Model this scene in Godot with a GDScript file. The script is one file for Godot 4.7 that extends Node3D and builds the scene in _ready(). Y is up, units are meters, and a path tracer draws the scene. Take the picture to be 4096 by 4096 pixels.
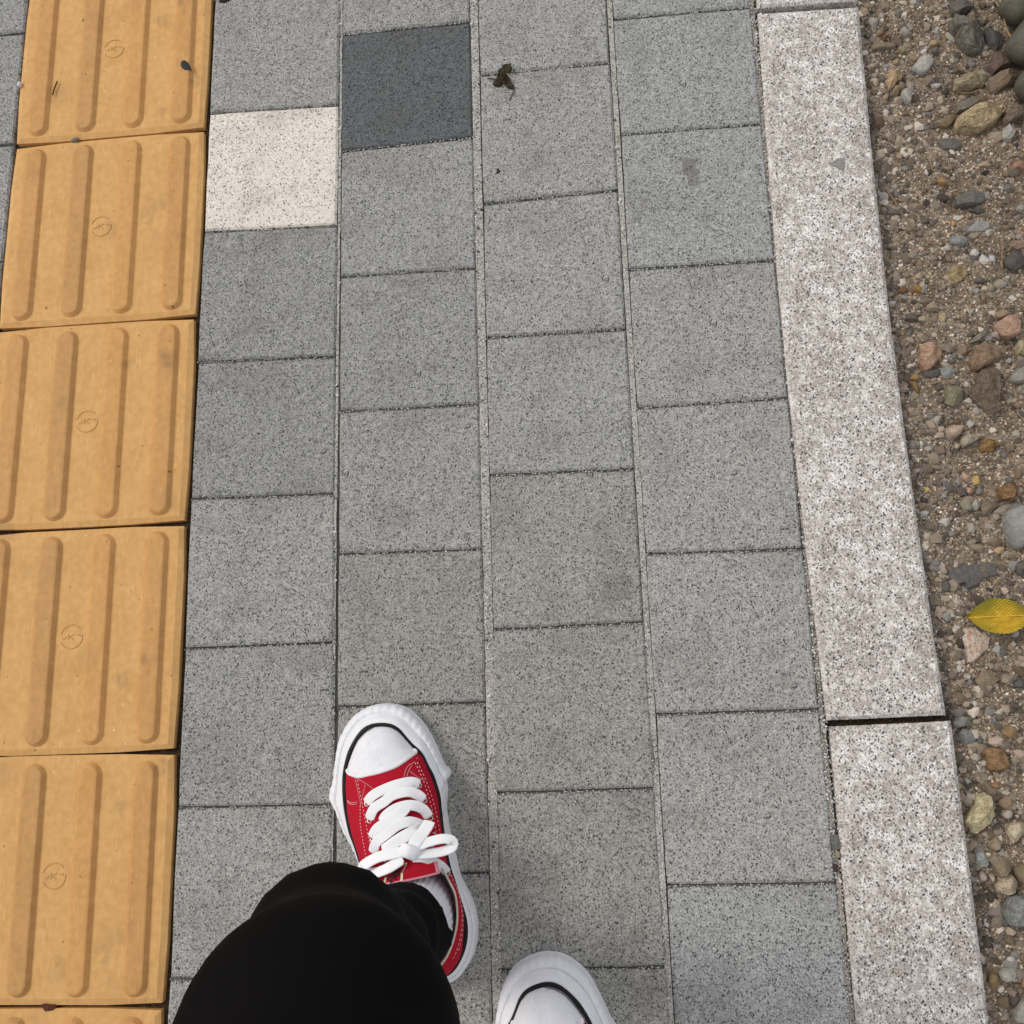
extends Node3D
# A paved footway seen from above: tactile tiles, square pavers, a granite kerb, a stony soil strip and the walker's own leg and sneakers.

const UP := Vector3.UP
var used := {}
var rng := RandomNumberGenerator.new()
var px := PackedByteArray()      # the picture that is being computed, RGB
var side := 0
var mats := {}
var soil_noise := FastNoiseLite.new()

# ---------------------------------------------------------------- small helpers
func numbered(called: String) -> String:
	if not used.has(called):
		used[called] = 0
		return called
	used[called] += 1
	return "%s_%03d" % [called, used[called]]

func thing(called: String, label: String, category: String, at := Vector3.ZERO, group := "") -> Node3D:
	var o := Node3D.new()
	o.name = numbered(called)
	add_child(o)
	o.position = at
	tag(o, label, category, group)
	return o

func tag(o: Node, label: String, category: String, group := "") -> void:
	o.set_meta("label", label)
	o.set_meta("category", category)
	if group != "":
		o.set_meta("group", group)

func structure(called: String, label: String) -> Node3D:
	var o := Node3D.new()
	o.name = numbered(called)
	add_child(o)
	o.set_meta("kind", "structure")
	o.set_meta("label", label)
	o.set_meta("category", called.replace("_", " "))
	return o

func obj(called: String, mesh: Mesh, m: Material, parent: Node = null, at := Vector3.ZERO) -> MeshInstance3D:
	var o := MeshInstance3D.new()
	o.mesh = mesh
	o.material_override = m
	o.position = at
	if parent == null:
		o.name = numbered(called)
		add_child(o)
	else:
		var n := 0
		var nm := called
		while parent.has_node(NodePath(nm)):
			n += 1
			nm = "%s_%03d" % [called, n]
		o.name = nm
		parent.add_child(o)
	return o

func begin(smooth := true) -> SurfaceTool:
	var st := SurfaceTool.new()
	st.begin(Mesh.PRIMITIVE_TRIANGLES)
	st.set_smooth_group(0 if smooth else -1)
	return st

func done(st: SurfaceTool) -> ArrayMesh:
	st.generate_normals()
	return st.commit()

func vert(st: SurfaceTool, p: Vector3, k := 1.0) -> void:
	st.set_uv(Vector2(p.x, p.z) * k)
	st.add_vertex(p)

func tri(st: SurfaceTool, a: Vector3, b: Vector3, c: Vector3, k := 1.0) -> void:
	vert(st, a, k); vert(st, b, k); vert(st, c, k)

func quad(st: SurfaceTool, a: Vector3, b: Vector3, c: Vector3, d: Vector3, k := 1.0) -> void:
	tri(st, a, b, c, k); tri(st, a, c, d, k)

# rings of equal length whose points turn from +x to +z; low ring first
func loft(st: SurfaceTool, lo: PackedVector3Array, hi: PackedVector3Array, closed := true, k := 1.0) -> void:
	var n := lo.size()
	for i in (n if closed else n - 1):
		var j := (i + 1) % n
		tri(st, lo[j], hi[j], hi[i], k)
		tri(st, lo[j], hi[i], lo[i], k)

func cap(st: SurfaceTool, ring: PackedVector3Array, c: Vector3, k := 1.0) -> void:
	for i in ring.size():
		tri(st, c, ring[i], ring[(i + 1) % ring.size()], k)

func turned(p: PackedVector2Array) -> PackedVector2Array:
	var a := 0.0
	for i in p.size():
		a += p[i].cross(p[(i + 1) % p.size()])
	if a < 0.0:
		p.reverse()
	return p

func centre(p: PackedVector2Array) -> Vector2:
	var c := Vector2.ZERO
	for q in p:
		c += q
	return c / p.size()

func lifted(p: PackedVector2Array, y: float) -> PackedVector3Array:
	var r := PackedVector3Array()
	for q in p:
		r.append(Vector3(q.x, y, q.y))
	return r

func pairs(a: Array, k := 0.001) -> PackedVector2Array:
	var r := PackedVector2Array()
	for i in range(0, a.size(), 2):
		r.append(Vector2(a[i], a[i + 1]) * k)
	return r

func resampled(p: PackedVector2Array, n: int, closed := true) -> PackedVector2Array:
	var c := Curve2D.new()
	c.bake_interval = 0.0005
	var m := p.size()
	for i in (m + 1 if closed else m):
		var a := p[(i - 1 + m) % m] if closed else p[maxi(i - 1, 0)]
		var b := p[(i + 1) % m] if closed else p[mini(i + 1, m - 1)]
		var t := (b - a) / 6.0
		c.add_point(p[i % m], -t, t)
	var r := PackedVector2Array()
	var l := c.get_baked_length()
	for i in n:
		r.append(c.sample_baked(l * i / (n if closed else n - 1)))
	return r

func curve3(p: PackedVector3Array, n: int) -> PackedVector3Array:
	var c := Curve3D.new()
	c.bake_interval = 0.0008
	var m := p.size()
	for i in m:
		var t := (p[mini(i + 1, m - 1)] - p[maxi(i - 1, 0)]) / 6.0
		c.add_point(p[i], -t, t)
	var r := PackedVector3Array()
	for i in n:
		r.append(c.sample_baked(c.get_baked_length() * i / (n - 1.0)))
	return r

# a band or cord along a line: half width w, half thickness t, lying flat
func sweep(st: SurfaceTool, line: PackedVector3Array, w: float, t: float, sides := 8, tilt := UP, taper := false) -> void:
	var before := PackedVector3Array()
	var n := line.size()
	for i in n:
		var d := (line[mini(i + 1, n - 1)] - line[maxi(i - 1, 0)]).normalized()
		var s := d.cross(tilt).normalized()
		var u := s.cross(d).normalized()
		var f := 1.0
		if taper:
			f = 1.0 - 0.75 * i / (n - 1.0)
		elif i == 0 or i == n - 1:
			f = 0.55
		var ring := PackedVector3Array()
		for j in sides:
			var a := TAU * j / sides
			var ca := signf(cos(a)) * pow(absf(cos(a)), 0.6)
			var sa := signf(sin(a)) * pow(absf(sin(a)), 0.35 if w > t * 2.0 else 0.8)
			ring.append(line[i] + s * ca * w * f + u * sa * t * f)
		if i == 0:
			for j in sides:
				tri(st, line[0], ring[(j + 1) % sides], ring[j])
		else:
			for j in sides:
				var k := (j + 1) % sides
				tri(st, before[j], ring[k], ring[j])
				tri(st, before[j], before[k], ring[k])
		before = ring
	for j in sides:
		tri(st, line[n - 1], before[j], before[(j + 1) % sides])

# ---------------------------------------------------------------- computed textures
func page(n: int, c: Vector3) -> void:
	side = n
	px = PackedByteArray()
	px.resize(n * n * 3)
	for i in n * n:
		px[i * 3] = int(c.x); px[i * 3 + 1] = int(c.y); px[i * 3 + 2] = int(c.z)

func mottle(freq: float, amount: float, seed_: int, tint := Vector3.ONE, kind := FastNoiseLite.TYPE_SIMPLEX_SMOOTH, octaves := 3) -> void:
	var f := FastNoiseLite.new()
	f.seed = seed_
	f.noise_type = kind
	f.frequency = freq / side
	f.fractal_octaves = octaves
	var g := f.get_seamless_image(side, side).get_data()
	for i in side * side:
		var k := (g[i] / 127.5 - 1.0) * amount
		px[i * 3] = clampi(int(px[i * 3] * (1.0 + k * tint.x)), 0, 255)
		px[i * 3 + 1] = clampi(int(px[i * 3 + 1] * (1.0 + k * tint.y)), 0, 255)
		px[i * 3 + 2] = clampi(int(px[i * 3 + 2] * (1.0 + k * tint.z)), 0, 255)

func spot(cx: float, cy: float, r: float, c: Vector3, alpha: float, soft := 1.0, long := 1.0) -> void:
	var ry := r * long
	for y in range(int(floor(cy - ry)), int(ceil(cy + ry)) + 1):
		for x in range(int(floor(cx - r)), int(ceil(cx + r)) + 1):
			var d := Vector2((x - cx) / r, (y - cy) / ry).length()
			var a := alpha * clampf((1.0 - d) * r / soft, 0.0, 1.0)
			if a > 0.0:
				var i := (posmod(y, side) * side + posmod(x, side)) * 3
				px[i] = int(lerpf(px[i], c.x, a))
				px[i + 1] = int(lerpf(px[i + 1], c.y, a))
				px[i + 2] = int(lerpf(px[i + 2], c.z, a))

func spots(n: int, r0: float, r1: float, c: Vector3, vary: float, a0: float, a1: float, soft := 1.0) -> void:
	for i in n:
		var k := 1.0 + rng.randf_range(-vary, vary)
		spot(rng.randf() * side, rng.randf() * side, rng.randf_range(r0, r1), (c * k).clamp(Vector3.ZERO, Vector3.ONE * 255.0), rng.randf_range(a0, a1), soft, rng.randf_range(0.7, 1.4))

func picture() -> ImageTexture:
	return ImageTexture.create_from_image(Image.create_from_data(side, side, false, Image.FORMAT_RGB8, px))

func mat(key: String, c: Color, rough := 0.9, tex: Texture2D = null, tile := 1.0) -> StandardMaterial3D:
	if mats.has(key):
		return mats[key]
	var m := StandardMaterial3D.new()
	m.resource_name = key
	m.albedo_color = c
	m.roughness = rough
	m.metallic_specular = 0.3
	if tex:
		m.albedo_texture = tex
		m.uv1_scale = Vector3(tile, tile, tile)
	mats[key] = m
	return m

func tri_mat(key: String, c: Color, rough: float, tex: Texture2D, tile: float) -> StandardMaterial3D:
	var m := mat(key, c, rough, tex, tile)
	m.uv1_triplanar = true
	return m

# ---------------------------------------------------------------- scene
func _ready() -> void:
	rng.seed = 4711
	var cam := Camera3D.new()
	cam.name = "camera"
	cam.transform = Transform3D(Basis(Vector3(0.994654, -0.099066, 0.029128), Vector3(0.049997, 0.215226, -0.975284), Vector3(0.090349, 0.971526, 0.219029)), Vector3(0.55267, 1.20272, 0.87965))
	cam.fov = 56.8156
	cam.near = 0.03
	cam.far = 400.0
	add_child(cam)
	cam.current = true
	var env := Environment.new()
	env.background_mode = Environment.BG_SKY
	var sky := Sky.new()
	var air := ProceduralSkyMaterial.new()
	air.sky_top_color = Color(0.955, 0.965, 0.985)
	air.sky_horizon_color = Color(0.84, 0.85, 0.87)
	air.sky_curve = 0.25
	air.ground_bottom_color = Color(0.35, 0.34, 0.32)
	air.ground_horizon_color = Color(0.6, 0.6, 0.6)
	air.sky_energy_multiplier = 0.86
	sky.sky_material = air
	env.sky = sky
	env.tonemap_mode = Environment.TONE_MAPPER_LINEAR
	env.tonemap_exposure = 1.1
	env.sdfgi_enabled = true
	env.ssao_enabled = true
	env.ssil_enabled = true
	var we := WorldEnvironment.new()
	we.name = "world_environment"
	we.environment = env
	add_child(we)
	var sun := DirectionalLight3D.new()
	sun.name = "overcast_sun"
	sun.light_energy = 0.5
	sun.light_angular_distance = 18.0
	sun.light_color = Color(1.0, 0.975, 0.94)
	sun.shadow_enabled = true
	add_child(sun)
	sun.look_at_from_position(Vector3.ZERO, Vector3(0.92, -0.9, 0.40), UP)

	soil_noise.seed = 5
	soil_noise.frequency = 9.0
	soil_noise.fractal_octaves = 3
	make_textures()
	build_ground()
	build_tactile_paving()
	build_pavement()
	build_kerb()
	build_soil()
	build_stones()
	build_poles()
	build_litter()
	build_person()

var tex_grain: ImageTexture
var tex_pale: ImageTexture
var tex_granite: ImageTexture
var tex_ochre: ImageTexture
var tex_soil: ImageTexture
var tex_rock: ImageTexture
var tex_rock_mixed: ImageTexture
var tex_rust: ImageTexture
var tex_canvas: ImageTexture
var tex_leaf: ImageTexture
var tex_dirt := []
var tex_rubber: ImageTexture
var tex_weave: ImageTexture

func make_textures() -> void:
	# concrete grain of the pavers: 0.4 m a side
	page(1024, Vector3(188, 188, 187))
	mottle(26, 0.07, 3)
	mottle(300, 0.16, 4, Vector3.ONE, FastNoiseLite.TYPE_VALUE, 1)
	spots(22000, 1.4, 3.0, Vector3(218, 217, 212), 0.06, 0.3, 0.85)
	spots(24000, 1.2, 2.5, Vector3(108, 108, 107), 0.2, 0.45, 0.95)
	spots(5200, 1.6, 3.3, Vector3(70, 70, 70), 0.25, 0.55, 1.0)
	spots(2400, 1.4, 2.6, Vector3(252, 251, 246), 0.02, 0.5, 1.0)
	tex_grain = picture()
	# washed pale concrete with dark chips
	page(1024, Vector3(235, 228, 220))
	mottle(40, 0.05, 13, Vector3(1, 1, 1.1))
	mottle(320, 0.09, 14, Vector3.ONE, FastNoiseLite.TYPE_VALUE, 1)
	spots(14000, 1.2, 2.4, Vector3(180, 172, 164), 0.1, 0.3, 0.8)
	spots(7500, 1.4, 3.2, Vector3(92, 88, 86), 0.25, 0.5, 1.0)
	tex_pale = picture()
	# granite: pink grey felspar, white quartz, black mica
	page(1024, Vector3(208, 202, 196))
	mottle(4, 0.13, 22, Vector3(0.9, 1.0, 1.1))
	mottle(15, 0.19, 21, Vector3(0.9, 1.03, 1.1))
	mottle(70, 0.12, 23, Vector3(0.95, 1.0, 1.05))
	spots(2600, 4.0, 14.0, Vector3(180, 168, 160), 0.07, 0.1, 0.55, 6.0)
	spots(7000, 2.0, 6.0, Vector3(248, 245, 241), 0.03, 0.3, 0.9, 2.5)
	spots(6500, 1.8, 4.6, Vector3(152, 147, 142), 0.12, 0.3, 0.9, 2.0)
	spots(14000, 1.4, 3.3, Vector3(92, 90, 90), 0.3, 0.45, 1.0, 1.2)
	spots(2200, 2.4, 4.6, Vector3(70, 68, 70), 0.2, 0.5, 1.0, 1.4)
	tex_granite = picture()
	# ochre tactile tile: streaked along its bars, 1 m a side
	page(1024, Vector3(209, 163, 104))
	mottle(14, 0.03, 31, Vector3(0.8, 1.0, 1.4))
	mottle(70, 0.05, 32, Vector3(0.8, 1.0, 1.3))
	for i in 9000:
		spot(rng.randf() * 1024, rng.randf() * 1024, rng.randf_range(0.8, 1.8), Vector3(190, 145, 92) if i % 2 else Vector3(232, 190, 130), rng.randf_range(0.1, 0.45), 1.0, rng.randf_range(2.0, 9.0))
	spots(260, 4.0, 20.0, Vector3(184, 142, 96), 0.06, 0.05, 0.28, 10.0)
	spots(160, 0.9, 1.8, Vector3(90, 65, 45), 0.3, 0.4, 0.9)
	spots(120, 0.9, 1.6, Vector3(246, 224, 180), 0.05, 0.4, 0.9)
	# marks of their own, at their places on the strip (metres)
	for s in [[-0.078, -0.192, 9, 0.5], [-0.073, -0.032, 11, 0.3], [-0.037, 0.366, 17, 0.5], [-0.020, 0.916, 9, 0.55], [-0.137, 1.156, 16, 0.45], [-0.082, 1.142, 12, 0.4], [-0.096, 0.364, 13, 0.22], [-0.041, -0.212, 13, 0.4], [-0.051, 0.113, 15, 0.22], [-0.26, 0.62, 24, 0.25], [-0.19, 0.42, 20, 0.22]]:
		for k in 9:
			var w: float = s[2]
			spot(s[0] * 1024 + rng.randf_range(-0.7, 0.7) * w, s[1] * 1024 + rng.randf_range(-1.0, 1.0) * w, w * rng.randf_range(0.25, 0.7), Vector3(138, 112, 86), float(s[3]) * rng.randf_range(0.15, 0.45), w * 0.35, rng.randf_range(0.8, 1.8))
	tex_ochre = picture()
	# sandy soil
	page(1024, Vector3(146, 131, 114))
	mottle(12, 0.18, 41, Vector3(1, 1.05, 1.1))
	mottle(260, 0.25, 42, Vector3.ONE, FastNoiseLite.TYPE_VALUE, 1)
	spots(9000, 1.5, 4.0, Vector3(112, 96, 80), 0.3, 0.4, 1.0)
	spots(9000, 1.2, 3.4, Vector3(196, 178, 156), 0.12, 0.4, 1.0)
	spots(2500, 1.2, 3.0, Vector3(70, 60, 54), 0.3, 0.4, 1.0)
	tex_soil = picture()
	page(512, Vector3(214, 214, 214))
	mottle(10, 0.16, 51)
	mottle(60, 0.14, 52)
	spots(3000, 1.0, 2.4, Vector3(150, 148, 146), 0.2, 0.3, 0.8)
	spots(2500, 1.0, 2.2, Vector3(250, 250, 248), 0.02, 0.3, 0.8)
	tex_rock = picture()
	page(512, Vector3(206, 204, 200))
	mottle(7, 0.34, 61, Vector3(0.9, 1.0, 1.15))
	mottle(26, 0.28, 62)
	spots(2500, 1.0, 3.6, Vector3(110, 104, 98), 0.3, 0.3, 0.8)
	spots(2500, 1.0, 3.0, Vector3(252, 246, 232), 0.02, 0.3, 0.9)
	tex_rock_mixed = picture()
	page(256, Vector3(240, 226, 214))
	mottle(9, 0.42, 71, Vector3(0.25, 0.8, 1.25))
	mottle(30, 0.2, 72, Vector3(0.4, 0.9, 1.2))
	spots(200, 1.2, 4, Vector3(150, 84, 50), 0.2, 0.3, 0.8)
	tex_rust = picture()
	for s in 4:
		tex_dirt.append(grime(100 + s * 3, [[[120, 40, 14, 10, 0.12]], [[40, 110, 20, 26, 0.14], [130, 130, 8, 8, 0.2]], [], [[30, 30, 24, 10, 0.1]]][s]))
	tex_dirt.append(grime(120, [[68, 38, 10, 5, 0.26], [73, 47, 8, 10, 0.52], [76, 60, 6, 11, 0.46]]))
	tex_dirt.append(grime(123, [[128, 124, 16, 14, 0.32], [62, 150, 10, 6, 0.2]]))
	page(256, Vector3(246, 246, 246))
	mottle(5, 0.03, 85)
	mottle(22, 0.03, 86, Vector3(0.9, 1.0, 1.3))
	spots(90, 1.0, 5.0, Vector3(206, 202, 196), 0.05, 0.1, 0.5, 2.5)
	spots(40, 0.8, 1.6, Vector3(150, 146, 140), 0.1, 0.3, 0.7)
	tex_rubber = picture()
	page(64, Vector3(246, 246, 248))
	for y in 64:
		for x in 64:
			var i := (y * 64 + x) * 3
			var k := 1.0 + (0.03 if (x / 4 + y / 2) % 2 == 0 else -0.04)
			for c in 3:
				px[i + c] = clampi(int(px[i + c] * k), 0, 255)
	tex_weave = picture()
	page(128, Vector3(225, 225, 225))
	for y in 128:
		for x in 128:
			var k := 1.0 + (0.10 if (x / 4 + y / 4) % 2 == 0 else -0.10)
			var i := (y * 128 + x) * 3
			for c in 3:
				px[i + c] = clampi(int(px[i + c] * k), 0, 255)
	mottle(20, 0.08, 81)
	tex_canvas = picture()
	# yellow leaf with green left along the side veins; the leaf lies along u
	page(256, Vector3(200, 158, 44))
	mottle(6, 0.12, 91)
	for y in 256:
		for x in 256:
			var u := x / 255.0
			var v := absf(y / 127.5 - 1.0)
			var streak := sin((u * 1.0 - v * 0.36) * 96.0 + sin(v * 9.0 + u * 5.0) * 0.6) * 0.5 + 0.5
			var g := clampf(streak * 0.75 + 0.06 + (0.55 if y < 128 else 0.0) * v + (v - 0.5) * 0.4 - maxf(0.0, 0.3 - absf(u - 0.62)) * 2.0, 0.0, 0.85)
			if v < 0.03:
				g = 0.0
			var i := (y * 256 + x) * 3
			px[i] = int(lerpf(px[i], 112, g)); px[i + 1] = int(lerpf(px[i + 1], 112, g)); px[i + 2] = int(lerpf(px[i + 2], 34, g))
	spots(26, 1.5, 5.0, Vector3(120, 92, 40), 0.2, 0.3, 0.8, 2.0)
	spots(60, 0.8, 1.8, Vector3(84, 66, 34), 0.2, 0.4, 0.9)
	tex_leaf = picture()

func build_ground() -> void:
	var st := begin()
	quad(st, Vector3(-150, -0.16, -150), Vector3(150, -0.16, -150), Vector3(150, -0.16, 150), Vector3(-150, -0.16, 150))
	var g := obj("ground", done(st), tri_mat("ground", Color(0.6, 0.57, 0.53), 0.95, tex_soil, 2.0))
	g.set_meta("kind", "structure")
	g.set_meta("label", "brown earth under and around the footway")
	g.set_meta("category", "ground")

# a slab whose four upper corners are given (mm), with worn edges
func slab(c: Array, top: float, bevel: float, drop: float, deep: float, wear: float, uv_shift: Vector2, uv_k: float, rim := 1.0, per_side := 4) -> ArrayMesh:
	var outer := PackedVector2Array()
	var inner := PackedVector2Array()
	var mid: Vector2 = (Vector2(c[0]) + c[1] + c[2] + c[3]) / 4.0
	for i in 4:
		var a: Vector2 = c[i]
		var b: Vector2 = c[(i + 1) % 4]
		var n := (b - a).orthogonal().normalized()
		if n.dot(mid - a) < 0.0:
			n = -n
		for j in per_side:
			var t := float(j) / per_side
			var w := rng.randf_range(0.0, wear)
			if j == 0:
				var dd: Vector2 = (mid - a).normalized()
				outer.append(a + dd * bevel * 0.6)
				inner.append(a + dd * (bevel * 1.7 + w))
			else:
				outer.append(a.lerp(b, t) + n * w)
				inner.append(a.lerp(b, t) + n * (bevel + w + rng.randf_range(0.0, wear)))
	outer = turned(outer)
	var flipped: bool = outer[0] != Vector2(c[0]) + (mid - c[0]).normalized() * bevel * 0.6
	if flipped:
		inner.reverse()
	var st := SurfaceTool.new()
	st.begin(Mesh.PRIMITIVE_TRIANGLES)
	st.set_smooth_group(-1)
	var field := PackedVector2Array()
	for q in inner:
		field.append(q + (mid - q).normalized() * rng.randf_range(0.003, 0.008))
	var rings := [lifted(outer, top - deep), lifted(outer, top - drop), lifted(inner, top), lifted(field, top)]
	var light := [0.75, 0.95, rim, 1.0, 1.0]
	rings.append(PackedVector3Array([Vector3(mid.x, top, mid.y)]))
	for k in 4:
		var lo: PackedVector3Array = rings[k]
		var hi: PackedVector3Array = rings[k + 1]
		for i in lo.size():
			var j := (i + 1) % lo.size()
			var face := [[lo[j], k], [hi[0], k + 1], [lo[i], k]] if k == 3 else [[lo[j], k], [hi[j], k + 1], [hi[i], k + 1], [lo[j], k], [hi[i], k + 1], [lo[i], k]]
			if k == 3:
				face.reverse()
				face = [face[1], face[0], face[2]]
			for f in face:
				var p: Vector3 = f[0]
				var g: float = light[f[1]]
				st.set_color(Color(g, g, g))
				st.set_uv((Vector2(p.x, p.z) + uv_shift) * uv_k)
				st.set_uv2((Vector2(p.x, p.z) - Vector2(c[0])) / 0.2)
				st.add_vertex(p)
	return done(st)

# ---------------------------------------------------------------- tactile strip
func bar_mesh(w: float, l: float, h: float) -> ArrayMesh:
	var st := begin(false)
	var rings := []
	for spec in [[0.0, 0.0], [0.0006, h * 0.12], [0.0044, h * 0.90], [0.0062, h]]:
		var p := PackedVector2Array()
		var r: float = w / 2.0 - spec[0]
		for i in 24:
			var a := TAU * (i + 0.5) / 24.0
			var e := l / 2.0 - w / 2.0
			p.append(Vector2(cos(a) * r, sin(a) * r + (e if sin(a) > 0.0 else -e)))
		rings.append(lifted(p, spec[1]))
	for k in 3:
		loft(st, rings[k], rings[k + 1])
	cap(st, rings[3], Vector3(0, h, 0))
	return done(st)

func mark_mesh() -> ArrayMesh:
	# a broken ring round a K with short serif strokes, pressed on the tile
	var st := begin(false)
	var lines := []
	for arc in [[-165.0, -40.0], [-8.0, 155.0]]:
		var p := PackedVector3Array()
		for i in 15:
			var a := deg_to_rad(lerpf(arc[0], arc[1], i / 14.0))
			p.append(Vector3(cos(a) * 0.0155, 0, sin(a) * 0.0155))
		lines.append(p)
	for s in [[-4, -4, -4, 4], [4, -4, -3, 0], [-3, 0, 4, 4], [-13, 2, -9, 3], [-9, 3, -7, -1], [7, -2, 11, -3], [11, -3, 13, 0]]:
		lines.append(PackedVector3Array([Vector3(s[0] * 0.001, 0, s[1] * 0.001), Vector3((s[0] + s[2]) * 0.0005, 0, (s[1] + s[3]) * 0.0005), Vector3(s[2] * 0.001, 0, s[3] * 0.001)]))
	for l in lines:
		sweep(st, l, 0.0007, 0.0007, 6)
	return done(st)

func build_tactile_paving() -> void:
	var strip := structure("tactile_paving", "strip of ochre yellow tactile tiles with raised guide bars along the left")
	var bed := begin()
	quad(bed, Vector3(-0.308, -0.009, -1.2), Vector3(0.004, -0.009, -1.2), Vector3(0.004, -0.009, 2.6), Vector3(-0.308, -0.009, 2.6), 2.0)
	obj("joint_sand", done(bed), mat("joint_dark", Color8(112, 102, 90), 0.95, tex_soil, 1.0), strip)
	var bar := bar_mesh(0.0325, 0.279, 0.0058)
	var mark := mark_mesh()
	var base_m := mat("ochre", Color(1, 1, 1), 0.72, tex_ochre, 1.0)
	var worn := []
	for k in 3:
		worn.append(mat("ochre_worn_%d" % k, [Color8(242, 234, 230), Color8(248, 240, 234), Color8(235, 230, 228)][k], 0.66, tex_ochre, 1.0))
	var mark_m := mat("ochre_mark", Color8(196, 152, 96), 0.8)
	for k in range(-3, 8):
		var z0 := 0.3 * (k - 1) + 0.002
		var dz := 0.0013 * sin(k * 2.7)
		var x1 := -0.0012 + 0.001 * sin(k * 1.9)
		var c := [Vector2(-0.3000 + x1, z0 + dz), Vector2(x1, z0), Vector2(x1, z0 + 0.2979), Vector2(-0.3000 + x1, z0 + 0.2979 + dz)]
		var tile := obj("tactile_tile", slab(c, 0.003, 0.0075, 0.0035, 0.05, 0.0006, Vector2.ZERO, 1.0), base_m, strip)
		for j in 4:
			obj("guide_bar", shifted(bar, Vector3(-0.2625 + x1 + 0.075 * j, 0.0031, z0 + 0.1485)), worn[posmod(k * 3 + j * 2, 3)], tile)

		if k >= -1:
			obj("maker_mark", mark, mark_m, tile, Vector3(-0.1515, 0.0032, 0.3 * (k - 1) + 0.149))

# the same shape moved, with world coordinates kept for the texture
func shifted(mesh: ArrayMesh, by: Vector3) -> ArrayMesh:
	var a := mesh.surface_get_arrays(0)
	var v: PackedVector3Array = a[Mesh.ARRAY_VERTEX]
	var uv: PackedVector2Array = a[Mesh.ARRAY_TEX_UV]
	for i in v.size():
		v[i] += by
		uv[i] = Vector2(v[i].x, v[i].z)
	a[Mesh.ARRAY_VERTEX] = v
	a[Mesh.ARRAY_TEX_UV] = uv
	var m := ArrayMesh.new()
	m.add_surface_from_arrays(Mesh.PRIMITIVE_TRIANGLES, a)
	return m

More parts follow.
